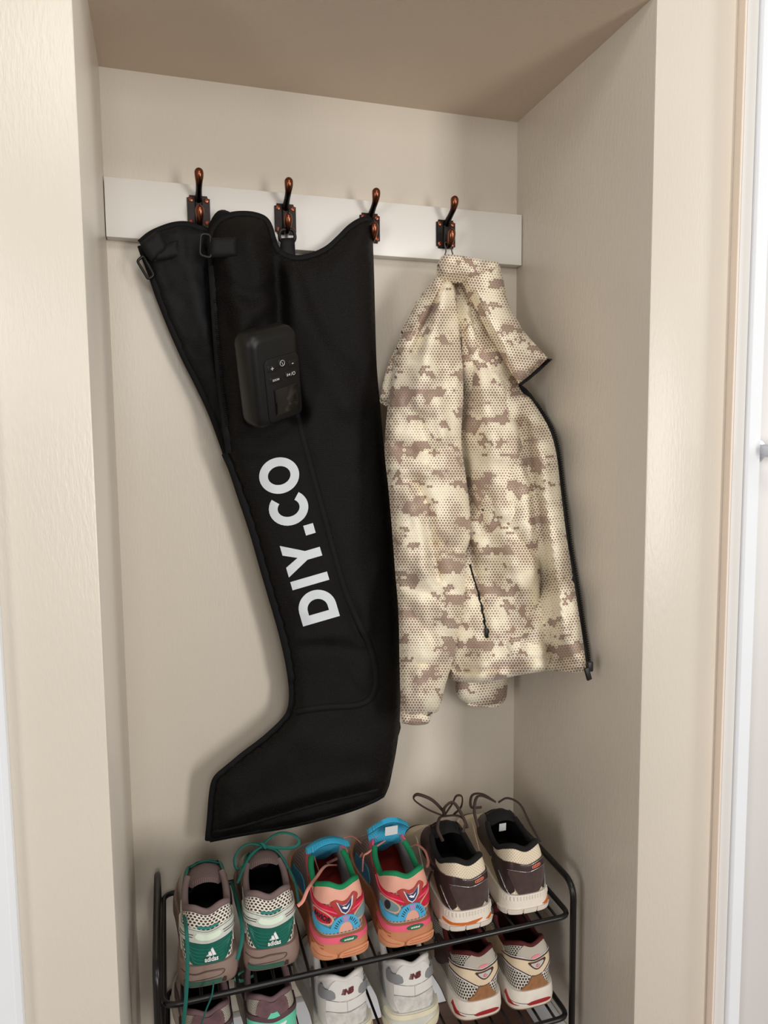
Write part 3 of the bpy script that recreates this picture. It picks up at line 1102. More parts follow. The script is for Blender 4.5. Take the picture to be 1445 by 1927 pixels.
# small folded corner showing left of the sleeve
jp('hem_corner', [(757, 640), (775, 680), (760, 740), (738, 760), (728, 758), (715, 750, 1), (722, 715), (737, 670)], -.070, .014, 14, step=7, wob=.002, seed=4)
jp('folded_hem', [(714, 752), (735, 760), (733, 768), (716, 758)], -.066, .004, 4, step=5, wob=0)
# collar flap falling to the right with a zip at its end
cf = jp('collar', [(868, 520), (905, 500), (938, 497), (942, 510), (948, 530), (953, 560), (962, 585), (973, 602), (985, 622), (1000, 640), (1015, 656), (1031, 674, 1), (1012, 692), (992, 710), (976, 722, 1),
                   (955, 690), (935, 655), (915, 620), (895, 580)],
        [(900, 520, -.105), (945, 530, -.095), (962, 585, -.11), (985, 622, -.13), (1031, 674, -.185), (976, 722, -.165), (920, 620, -.125)], .032, 34,
        folds=[([(893, 545), (925, 620), (960, 690)], .010, 16), ([(945, 560), (965, 610), (1000, 650)], -.004, 12), ([(960, 640), (985, 660), (1010, 690)], -.003, 10)], seed=9, wob=.004)
# rolled collar on top
jp('collar_roll', [(833, 481), (850, 479), (880, 483), (910, 489), (936, 493), (941, 502), (925, 512), (900, 524), (880, 531), (860, 533), (843, 530), (828, 527), (822, 515), (823, 500)],
   [(840, 500, -.105), (930, 500, -.112)], .030, 24, folds=[([(830, 505), (870, 515), (930, 500)], .005, 8), ([(840, 490), (880, 497), (930, 499)], -.004, 7)], seed=6, wob=.003)
jp('shoulder', [(790, 560), (812, 532), (830, 515), (836, 540), (820, 575), (800, 610), (780, 650), (764, 690), (752, 700), (752, 650), (768, 600)], -.110, .022, 26,
   folds=[([(826, 535), (805, 580), (775, 640)], .006, 10)], seed=8, wob=.003)


# zips
def zip_line(name, ob, pl, w, n):
    P = resample(catmull(np.array(pl, float), 8), n)
    Q = surf_depth(ob, P, 0.0)
    for i_, q_ in enumerate(Q):
        if q_[0] > W - .012:
            d_ = q_ - CAM
            Q[i_] = CAM + d_ * ((W - .012 - CAM[0]) / d_[0])
    z = tube(name, Q, w / 2, M_ZIP, jk, n=8, flat=.6, up=(0, -1, .01))
    s0 = None
    for i, p in enumerate(Q):
        if s0 is None:
            s0 = box('zip_tooth', -.0032, .0032, -.0016, .0016, -.0012, .0012, M_PLAST, z, bevel=.0004, seg=1)
            o = s0
        else:
            o = s0.copy()
            link(o, z)
        o.location = (p[0] + .0025, p[1] - w * .3, p[2])
    return z


zl = zip_line('front_zip', rf, [(1005, 758), (1034, 804), (1047.5, 852), (1057.5, 930), (1067.5, 1010), (1080.5, 1090), (1091.5, 1160), (1100.5, 1220), (1105, 1258)], .011, 120)
zip_line('collar_zip', cf, [(1031, 677), (1013, 694), (993, 711), (977, 723)], .009, 22)
cloth('inner_lining', [(976, 724), (1000, 742), (1034, 800), (1050, 850), (1060, 930), (1070, 1010), (1083, 1090), (1094, 1160), (1107, 1256), (1096, 1240), (1070, 1090), (1050, 930), (1030, 820), (995, 765)],
      [(976, 724, -.085), (1000, 752, -.105), (1046, 850, -.186), (1066, 1010, -.222), (1090, 1160, -.265), (1104, 1262, -.290)], .004, 8, M_INN, jk, step=8)
pl_ = at(1109, 1254, -.325)
box('zip_puller', -.0050, .0050, -.004, .004, -.008, .008, M_PLAST, zl, bevel=.0015).location = pl_
q = at(1106, 1268, -.328)
pt_ = box('zip_tab', -.0042, .0042, -.0022, .0022, -.0105, .0105, M_PLAST, zl, bevel=.001)
pt_.location = q
pt_.rotation_euler = (0, -.3, 0)
# pocket zip
pz = seam('pocket_zip', mf, [(884, 1062), (890, 1085), (899, 1115), (908, 1150), (914, 1182)], .0045, M_ZIP, jk, lift=.0006, flat=.5)
q = surf_depth(mf, [(916, 1192)], .004)[0]
box('pocket_zip_tab', -.0038, .0038, -.003, .003, -.0085, .0085, M_PLAST, pz, bevel=.0015).location = q
# hanging loop over the hook's lower prong
hk = at(839, 441, -RT - .003)
P = [at(836, 482, -.078), at(839, 472, -.060), (hk[0] - .0055, -.034, hk[2] - .019), (hk[0], -.034, hk[2] - .0165), (hk[0] + .0055, -.034, hk[2] - .019), at(850, 472, -.060), at(853, 482, -.078)]
tube('hanging_loop', catmull(np.array(P), 5), .0012, M_CORD, jk, n=8)
# ------------------------------------------------------------------ shoes
# control points of a right shoe seen from above: base outline (x, y) and edge of the opening (x, y, z)
CTRL = [((.000, .000), (.000, .0135, .103)), ((.0255, .0035), (.0195, .016, .110)), ((.0370, .019), (.0305, .034, .103)), ((.0395, .050), (.0335, .062, .090)),
        ((.0375, .100), (.033, .098, .098)), ((.042, .155), (.024, .128, .112)), ((.0465, .195), (.019, .160, .098)), ((.0435, .236), (.014, .190, .074)),
        ((.030, .266), (.007, .202, .064)), ((.006, .279), (.000, .205, .062)), ((-.018, .273), (-.007, .202, .064)), ((-.0345, .244), (-.014, .188, .075)),
        ((-.0395, .202), (-.019, .158, .100)), ((-.037, .152), (-.024, .126, .113)), ((-.0335, .105), (-.032, .098, .099)), ((-.037, .055), (-.033, .062, .090)),
        ((-.0360, .019), (-.0305, .034, .103)), ((-.0250, .0035), (-.0195, .016, .110))]
VH = 0.074
NR = 132


class Shoe:
    def __init__(self, root, side, sole_h=.037, hscale=1.0, wide=1.0, heel_lean=0.0, bulge=.004):
        self.root = root
        c = CTRL if side > 0 else [CTRL[0]] + CTRL[:0:-1]
        sg = 1 if side > 0 else -1
        B = np.array([(b[0] * sg * wide, b[1]) for b, o in c])
        O = np.array([(o[0] * sg * wide, o[1] + heel_lean, o[2] * hscale) for b, o in c])
        both = catmull(np.hstack([B, O]), 10, True)
        Bx = np.vstack([both, both[:1]])
        d = np.r_[0, np.cumsum(np.linalg.norm(np.diff(Bx[:, :2], axis=0), axis=1))]
        self.P = d[-1]
        s = np.linspace(0, self.P, NR + 1)
        A = np.stack([np.interp(s, d, Bx[:, i]) for i in range(5)], 1)
        self.hs = s
        self.B, self.O = A[:, :2], A[:, 2:]
        tn = np.gradient(np.vstack([A[-2:-1, :2], A[:, :2], A[1:2, :2]]), axis=0)[1:-1]
        tn /= np.linalg.norm(tn, axis=1, keepdims=True)
        self.N = np.stack([tn[:, 1], -tn[:, 0]], 1)
        if (self.N[0] @ np.array([0, -1.])) < 0:
            self.N = -self.N
        self.sole_h = sole_h
        self.bulge = bulge
        self.prof = [(0, -.004), (.12, -.0006), (.35, .0014), (.6, .001), (.85, -.0005), (1.0, -.001)]

    def ip(self, h, arr):
        h = np.asarray(h, float) % self.P
        return np.stack([np.interp(h, self.hs, arr[:, i]) for i in range(arr.shape[1])], -1)

    def ztop(self, y):
        return self.sole_h - .012 * np.clip((y - .06) / .16, 0, 1) ** 1.3 + .010 * np.clip((y - .20) / .08, 0, 1) ** 2

    def zbot(self, y):
        return .016 * np.clip((y - .19) / .09, 0, 1) ** 1.8 + .005 * np.clip((.022 - y) / .022, 0, 1) ** 1.5

    def U(self, h, s, off=0.0):
        """upper: h = arc length from the heel centre (+ to the right seen from behind), s = 0 at the sole .. 1 at the opening"""
        h = np.asarray(h, float)
        s = np.asarray(s, float)

        def ev(h, s):
            b2 = self.ip(h, self.B) - self.ip(h, self.N) * .003
            o = self.ip(h, self.O)
            b = np.concatenate([b2, (self.ztop(b2[..., 1]) - .003)[..., None]], -1)
            n3 = np.concatenate([self.ip(h, self.N), np.zeros(h.shape + (1,))], -1)
            c = b + (o - b) * np.array([.16, .16, .72]) + n3 * self.bulge
            S = s[..., None]
            return (1 - S) ** 2 * b + 2 * S * (1 - S) * c + S * S * o
        p = ev(h, s)
        if off:
            e = 1e-3
            dh = ev(h + e, s) - ev(h - e, s)
            ds = ev(h, np.minimum(s + .02, 1)) - ev(h, np.maximum(s - .02, 0))
            n = np.cross(dh, ds)
            n /= np.maximum(np.linalg.norm(n, axis=-1, keepdims=True), 1e-9)
            p = p + n * off
        return p

    def S(self, h, v, off=0.0):
        """midsole: v = height in metres"""
        h = np.asarray(h, float)
        b = self.ip(h, self.B)
        n = self.ip(h, self.N)
        zt, zb = self.ztop(b[..., 1]), self.zbot(b[..., 1])
        fr = np.clip(np.asarray(v, float) / self.sole_h, 0, 1)
        pr = np.array(self.prof)
        o = np.interp(fr, pr[:, 0], pr[:, 1]) + .003 + off
        return np.concatenate([b + n * o[..., None], (zb + (zt - zb) * fr)[..., None]], -1)

    def grid(self, name, f, levels, mat, cap_lo=False, cap_hi=False, flip=False, uvf=None):
        n = NR
        V, UV = [], []
        h = self.hs[:-1]
        for l in levels:
            p = f(h, np.full(n, l))
            V.append(p)
            hh = np.where(h > self.P / 2, h - self.P, h)
            UV.append(np.stack([hh, np.full(n, l * VH)], 1))
        V = np.vstack(V)
        Fc = []
        for i in range(len(levels) - 1):
            for j in range(n):
                j2 = (j + 1) % n
                Fc.append((i * n + j, i * n + j2, (i + 1) * n + j2, (i + 1) * n + j))
        if cap_lo:
            Fc.append(tuple(range(n))[::-1])
        if cap_hi:
            Fc.append(tuple((len(levels) - 1) * n + j for j in range(n)))
        if flip:
            Fc = [q[::-1] for q in Fc]
        return mesh(name, V, Fc, mat, self.root, uv=np.vstack(UV), sharp=55)

    def patch(self, name, outline, mat, off=.0012, parent=None, on='U', smooth=False, step=.0035, base=-.0015):
        O = np.array(outline, float)
        if smooth:
            O = smooth_outline([tuple(p) for p in outline], step)
        else:
            dd = []
            for i in range(len(O)):
                a, b = O[i], O[(i + 1) % len(O)]
                m = max(1, int(np.linalg.norm(b - a) / step))
                dd += [a + (b - a) * j / m for j in range(m)]
            O = np.array(dd)
        K = 1000.0
        V, Fc = tri2d(O * K, step * K)
        V = V / K
        f = (lambda h, v, o: self.U(h, np.clip(v / VH, 0, 1), o)) if on == 'U' else (lambda h, v, o: self.S(h, v, o))
        A = f(V[:, 0], V[:, 1], off)
        Bk = f(V[:, 0], V[:, 1], base)
        return self.closed(name, V, A, Bk, Fc, mat, parent)

    def closed(self, name, V, A, Bk, Fc, mat, parent):
        n = len(V)
        ed, faces = {}, []
        for t in Fc:
            a, b, c = V[t[0]], V[t[1]], V[t[2]]
            if (b[0] - a[0]) * (c[1] - a[1]) - (b[1] - a[1]) * (c[0] - a[0]) < 0:
                t = t[::-1]
            faces.append(t)
            for i in range(len(t)):
                ed[(t[i], t[(i + 1) % len(t)])] = 1
        rim = [(e[1], e[0], e[0] + n, e[1] + n) for e in ed if (e[1], e[0]) not in ed]
        return mesh(name, np.vstack([A, Bk]), faces + [tuple(i + n for i in t[::-1]) for t in faces] + rim, mat, parent or self.root,
                    uv=np.vstack([V, V]), sharp=50)

    def line(self, name, pts, width, mat, off=.0012, parent=None, on='U', flat=.5, n=6):
        P = catmull(np.array(pts, float), n)
        f = (lambda h, v, o: self.U(h, np.clip(v / VH, 0, 1), o)) if on == 'U' else (lambda h, v, o: self.S(h, v, o))
        return tube(name, f(P[:, 0], P[:, 1], off), width / 2, mat, parent or self.root, n=6)

    def text(self, name, s, h, v, size, mat, off=.003, parent=None, on='U', rot=0.0, sx=1.0, **kw):
        V, Fc = text_mesh(s, size, **kw)
        V = V * np.array([sx, 1.0])
        ca, sa = math.cos(rot), math.sin(rot)
        V = np.stack([h + V[:, 0] * ca - V[:, 1] * sa, v + V[:, 0] * sa + V[:, 1] * ca], 1)
        f = (lambda h, v, o: self.U(h, np.clip(v / VH, 0, 1), o)) if on == 'U' else (lambda h, v, o: self.S(h, v, o))
        return self.closed(name, V, f(V[:, 0], V[:, 1], off), f(V[:, 0], V[:, 1], off - .0008), Fc, mat, parent)

    def body(self, m_upper, m_sole, m_lining, m_insole, m_out, m_tongue, rim_r=.0042, rim_mat=None, tongue_top=(.112, .134), tongue_w=.026, tongue_mat2=None):
        sol = self.grid('midsole', lambda h, l: self.S(h, l * self.sole_h), [.08, .2, .35, .5, .65, .8, .92, 1.0], m_sole, cap_lo=True, cap_hi=True)
        self.grid('outsole', lambda h, l: self.S(h, l * self.sole_h, np.where(l > 0, .0008, -.001)) + np.array([0, 0, -.0005]), [0, .05, .115], m_out, cap_lo=True, cap_hi=True)
        up = self.grid('upper', lambda h, l: self.U(h, l), list(np.linspace(0, 1, 15)), m_upper)
        self.up = up

        def inner(h, l):
            o = self.ip(h, self.O)
            b = self.ip(h, self.B)
            n = self.ip(h, self.N)
            ins = np.concatenate([b - n * .0085, np.full(h.shape + (1,), self.sole_h + .006)], -1)
            n3 = np.concatenate([n, np.zeros(h.shape + (1,))], -1)
            o2 = o - n3 * .002
            mid = o2 * .5 + ins * .5 + n3 * .001
            L = l[..., None]
            p = (1 - L) ** 2 * o2 + 2 * L * (1 - L) * mid + L * L * ins
            outer = self.U(h, np.clip(1 - l * .8, 0, 1)) - n3 * .003
            return np.where(L > .97, ins, p)
        self.grid('lining', inner, [0, .12, .25, .4, .6, .8, 1.0], m_lining, flip=True)
        # insole
        h = self.hs[:-1]
        b = self.ip(h, self.B) - self.ip(h, self.N) * .0085
        V = np.concatenate([b, np.full((NR, 1), self.sole_h + .0062)], 1)
        self.ins = mesh('insole', np.vstack([V, V - np.array([0, 0, .003])]), [tuple(range(NR)), tuple(range(NR, 2 * NR))[::-1]] + [(i, i + NR, (i + 1) % NR + NR, (i + 1) % NR) for i in range(NR)], m_insole, self.root)
        # padded collar edge round the heel up to the lacing
        k = NR
        idx = [i for i in range(-int(NR * .235), int(NR * .235) + 1)]
        P = np.array([self.O[i % NR] for i in idx]) - np.concatenate([np.array([self.N[i % NR] for i in idx]), np.zeros((len(idx), 1))], 1) * rim_r * .6
        self.rim = tube('collar_rim', P, rim_r, rim_mat or m_lining, self.root, n=10)
        # tongue
        ty, tz = tongue_top
        path = catmull(np.array([(0, .200, .060), (0, .175, .080), (0, .152, .100), (0, .136, .116), (0, (.136 + ty) / 2 + .003, (.116 + tz) / 2 + .006), (0, ty, tz)], float), 5)
        wid = np.interp(np.linspace(0, 1, len(path)), [0, .4, .75, .92, 1], [.012, .017, tongue_w * .9, tongue_w, tongue_w * .72])
        m = 11
        V = []
        for p, w in zip(path, wid):
            for j in range(m):
                t = j / (m - 1) * 2 - 1
                V.append((w * t, p[1] + .004 * t * t - 0, p[2] - .010 * t * t * (w / .024)))
        V = np.array(V)
        Bk = V + np.array([0, -.0065, -.0055])
        n = len(path)
        Fc = []
        off = n * m
        for i in range(n - 1):
            for j in range(m - 1):
                a = i * m + j
                Fc.append((a, a + m, a + m + 1, a + 1))
                Fc.append((a + off, a + 1 + off, a + m + 1 + off, a + m + off))
        for i in range(n - 1):
            a = i * m
            Fc.append((a, a + off, a + m + off, a + m))
            a = i * m + m - 1
            Fc.append((a, a + m, a + m + off, a + off))
        for j in range(m - 1):
            Fc.append((j, j + 1, j + 1 + off, j + off))
            a = (n - 1) * m + j
            Fc.append((a, a + off, a + 1 + off, a + 1))
        al = np.repeat(np.arange(n) * .005, m)
        tuv = np.stack([V[:, 0], al], 1)
        self.tongue = mesh('tongue', np.vstack([V, Bk]), Fc, m_tongue, self.root, sharp=70, uv=np.vstack([tuv, tuv]))
        if tongue_mat2:
            k0 = n - 18
            V2 = Bk[k0 * m:] + np.array([0, -.0006, -.0006])
            V2b = Bk[k0 * m:] + np.array([0, .002, .002])
            nn = n - k0
            F2 = []
            for i in range(nn - 1):
                for j in range(m - 1):
                    a = i * m + j
                    F2.append((a, a + 1, a + m + 1, a + m))
            mesh('tongue_lining', V2, F2, tongue_mat2, self.tongue, uv=tuv[k0 * m:])
        return self

    def laces(self, mat, rows=5, w=.0055, loops=()):
        """flat laces across the lacing gap"""
        for i in range(rows):
            t = (i + .35) / rows
            y = .188 - t * .058
            z = .0775 + t * .040
            wx = .017 + t * .006
            for sg in (-1, 1):
                P = [(-sg * wx, y, z), (-sg * wx * .4, y - .003, z + .008), (sg * wx * .4, y - .008, z + .009), (sg * wx, y - .011, z + .005)]
                v, f = tube_geo(catmull(np.array(P), 4), w / 2, 8, flat=.35, up=(0, .5, 1))
                mesh('lace', v, f, mat, self.root, sharp=70)

    def loose(self, mat, pts, w=.0045, flat=.5, name='lace', px=True):
        """free lace: photo-pixel points with depth (x, y, Y) or local points"""
        mw = self.root.matrix_basis.inverted()
        Q = [tuple(mw @ Vector(at(a, b, c))) for a, b, c in pts] if px else pts
        return tube(name, catmull(np.array(Q), 6), w / 2, mat, self.root, n=8, flat=flat)


def shoe_root(name, x, y, z, yaw, label, group, ly=.965):
    r_ = empty(name, (x, y, z), math.radians(yaw))
    r_.scale = (1, ly, 1)
    return tag(r_, label, 'shoe', group)


def leather(n, rgb, rough=.5, var=.06):
    return plain(n, rgb, rough, var=var, bump=(260, .0004), spec=.4)


def suede(n, rgb):
    return plain(n, rgb, .9, var=.18, bump=(420, .0006), sheen=.3, spec=.2, vscale=90)


ZT, ZL = RZ1 + .0062, RZ0 + .0062

# ---- grey-brown runners with green heel
m_ad_mesh = dotmesh('white_open_mesh', (224, 217, 204), (62, 50, 46), .0052, .335, sx=.72)
m_taupe = plain('taupe_rubber', (134, 112, 102), .62, var=.06, bump=(180, .0004))
m_green = plain('deep_green_rubber', (16, 92, 78), .45, var=.06)
m_green_l = plain('light_green_ridge', (36, 122, 104), .4)
m_green_d = plain('dull_green_insert', (58, 100, 84), .6, var=.12)
m_silver = plain('pale_silver_foil', (216, 220, 210), .35, metal=.25, var=.04)
m_mint = plain('pale_mint_band', (220, 233, 214), .4)
m_dkline = plain('dark_groove', (62, 48, 44), .8)
m_mauve_l = weave('mauve_grey_knit', (92, 76, 74), .0030, .85, .0006, (116, 98, 96))
m_black_in = plain('black_insole', (12, 11, 12), .95)
m_lace_g = plain('green_lace', (14, 96, 86), .8, bump=(900, .0004))
m_white = plain('white_print', (238, 238, 236), .5)
m_teal = plain('teal_tab', (26, 120, 112), .6)


def stripes_logo(s, h, v, k, mat, off, parent):
    """three slanted bars over lettering"""
    for (a, b, c, d, hb) in ((-.0080, -.0044, -.0062, -.0044, .0022), (-.0036, .0008, -.0062, -.0018, .0052), (.0016, .0062, -.0024, .0012, .0090)):
        s.patch('logo_bar', [(h + a * k, v), (h + b * k, v), (h + (d + .0004) * k, v + hb * k), (h + (c + .0003) * k + .0010 * k, v + hb * k * .82)], mat, off, parent, step=.003)
    s.text('logo_lettering', 'adidas', h - .0006, v - .0036 * k, .0056 * k, mat, off + .0003, parent, bold=.02, sx=1.02)


def green_shoe(x, y, yaw, side, label):
    r_ = shoe_root('running_shoe', x, y, ZT, yaw, label, 'shoes on the wire rack')
    s = Shoe(r_, side, sole_h=.038, wide=1.02, hscale=1.04)
    s.prof = [(0, -0.00285), (0.12, -0.0001), (0.35, 0.0021), (0.6, 0.00183), (0.85, 0.00045), (1.0, -0.00065)]
    s.body(m_ad_mesh, m_taupe, m_mauve_l, m_black_in, m_taupe, m_mauve_l, rim_r=.0052, tongue_top=(.100, .113) if side < 0 else (.102, .122), tongue_w=.028)
    hp_ = s.patch('heel_panel', [(-.037, .030), (-.020, .0270), (0, .0262), (.020, .027), (.037, .030), (.035, .018), (.026, .005), (.012, -.0), (-.012, -.0), (-.026, .005), (-.035, .018)], m_green, .0026, smooth=True)
    for i in range(5):
        f = .2 + i * .16
        s.line('ridge', [(-.0355 + .002 * i, .030 - f * .016), (-.020, .0255 - f * .024), (0, .0245 - f * .0255), (.020, .0255 - f * .024), (.0355 - .002 * i, .030 - f * .016)], .0011, m_green_l, .0028, hp_)
    bd = s.patch('heel_band', [(-.085, .052), (-.05, .0475), (-.022, .0435), (0, .0425), (.022, .0435), (.05, .0475), (.085, .052), (.085, .037), (.05, .033), (.022, .0282), (0, .027), (-.022, .0282), (-.05, .033), (-.085, .037)], m_silver, .0032, smooth=True)
    s.patch('band_inlay', [(-.017, .040), (0, .0392), (.017, .040), (.020, .0365), (.016, .0325), (0, .0315), (-.016, .0325), (-.020, .0365)], m_mint, .0040, bd, smooth=True)
    for sg in (-1, 1):
        s.line('band_slot', [(sg * .022, .0375), (sg * .035, .039), (sg * .050, .0425)], .0012, m_dkline, .0032, bd)
        s.line('band_slot', [(sg * .023, .0345), (sg * .036, .036), (sg * .052, .039)], .0012, m_dkline, .0032, bd)
    s.line('band_edge', [(-.085, .0535), (-.05, .049), (-.022, .045), (0, .044), (.022, .045), (.05, .049), (.085, .0535)], .0018, m_silver, .0016, bd)
    s.patch('heel_tab', [(-.017, .0465), (0, .0462), (.017, .0470), (.017, .0505), (0, .0500), (-.017, .0502)], m_teal, .0016)
    stripes_logo(s, .004, .0120, 1.0, m_white, .0048, hp_)
    s.patch('sole_insert', [(-.034, .0055), (.014, .0048), (.017, .009), (.016, .0135), (-.010, .0130), (-.034, .0150)], m_green_d, .0016, on='S')
    s.patch('sole_pad', [(-.030, .0185), (-.014, .0180), (.010, .0195), (.017, .0225), (.016, .0265), (-.004, .0280), (-.018, .0255), (-.030, .0265)], m_taupe, .0022, on='S', smooth=True)
    s.line('sole_groove', [(-.034, .0165), (-.012, .016), (.010, .0178), (.019, .0215), (.018, .0275), (-.004, .0293), (-.020, .0268), (-.040, .031)], .0009, m_dkline, .0006, on='S')
    s.patch('sole_notch', [(.017, .001), (.023, .001), (.0225, .0130), (.019, .0145), (.0175, .010)], m_dkline, .0008, on='S')
    for sg in (-1, 1):
        s.patch('side_overlay', [(sg * .055, .012), (sg * .09, .010), (sg * .13, .030), (sg * .128, .044), (sg * .10, .030)], m_silver, .0016, smooth=True, step=.005)
        s.patch('toe_overlay', [(sg * .145, .004), (sg * .20, .001), (sg * .235, .003), (sg * .235, .022), (sg * .20, .020), (sg * .15, .022)], m_taupe, .0014, smooth=True, step=.006)
        s.patch('eyestay', [(sg * .115, .062), (sg * .135, .060), (sg * .165, .060), (sg * .19, .064), (sg * .19, .0735), (sg * .15, .0735), (sg * .115, .0735)], m_green, .0016, smooth=True, step=.006)
    s.laces(m_lace_g)
    return s


g = green_shoe(.1130, -.284, -1, -1, 'grey-brown running shoe with green heel, untied laces trailing down, leftmost on top tier')
g.loose(m_lace_g, [(362, 1672, -.13), (350, 1690, -.17), (346, 1712, -.22), (350, 1745, -.30), (353, 1790, -.315), (352, 1840, -.318), (349, 1890, -.316), (344, 1935, -.312)], .0055)
g.loose(m_lace_g, [(436, 1662, -.14), (445, 1690, -.19), (452, 1722, -.25), (456, 1752, -.285), (454, 1776, -.300), (446, 1806, -.310)], .0055)
g.loose(m_lace_g, [(402, 1850, -.31), (398, 1875, -.312), (388, 1900, -.31), (378, 1930, -.306)], .0045)
g = green_shoe(.2050, -.278, -1.5, 1, 'grey-brown running shoe with green heel and tied green bow, second from left on top tier')
kx, ky, kz = 0, .122, .134
for P in ([(0, .122, .133), (-.020, .126, .137), (-.036, .120, .134), (-.046, .112, .122), (-.042, .106, .108), (-.030, .112, .112), (-.012, .118, .126), (0, .122, .132)],
          [(0, .122, .133), (.018, .130, .142), (.036, .128, .146), (.054, .120, .142), (.060, .112, .134), (.050, .110, .128), (.028, .114, .128), (0, .122, .132)],
          [(0, .122, .132), (-.018, .114, .126), (-.034, .096, .112), (-.044, .080, .100)], [(0, .122, .132), (.022, .116, .124), (.036, .100, .108), (.046, .070, .090), (.047, .040, .075)]):
    g.loose(m_lace_g, P, .0054, px=False)
g.loose(m_lace_g, [(.006, .116, .131), (0, .120, .138), (-.006, .128, .134)], .008, px=False, name='lace_knot')

# ---- pink and blue runners on tan soles
m_tan = plain('tan_rubber', (192, 128, 90), .6, var=.05, bump=(180, .0003))
m_tan_l = plain('peach_rubber', (214, 148, 108), .6, var=.05)
m_peach = leather('peach_nubuck', (226, 166, 146), .75)
m_pink = leather('hot_pink_overlay', (226, 92, 118), .5)
m_red = leather('raspberry_overlay', (198, 36, 62), .35)
m_brick = leather('brick_red_overlay', (170, 52, 46), .5)
m_blue = leather('sky_blue_overlay', (76, 170, 210), .5)
m_navy = plain('navy_patch', (36, 46, 96), .5)
m_lilac = plain('lilac_wedge', (172, 140, 186), .5)
m_gcol = weave('green_knit_collar', (12, 104, 62), .0022, .85, .0006, (26, 130, 84))
m_bluek = weave('blue_knit_tongue', (46, 156, 196), .0034, .85, .0007, (84, 186, 220))
m_rins = plain('red_insole', (150, 34, 24), .85, var=.1)
m_beige = plain('beige_trim', (206, 168, 136), .55)
m_slate = plain('slate_patch', (112, 138, 142), .6, var=.1)
m_gline = plain('grey_lining', (176, 168, 164), .85)
m_pmesh = dotmesh('pink_grey_mesh', (178, 160, 152), (112, 92, 92), .0062, .36)
m_lace_p = plain('pink_lace', (222, 148, 132), .8, bump=(900, .0004))
m_oval = plain('green_badge', (14, 100, 58), .5)
m_dark = plain('near_black_print', (24, 24, 34), .6)
m_goldbr = plain('bronze_backing', (128, 90, 56), .6)
m_tag = plain('white_size_tag', (214, 214, 214), .7)


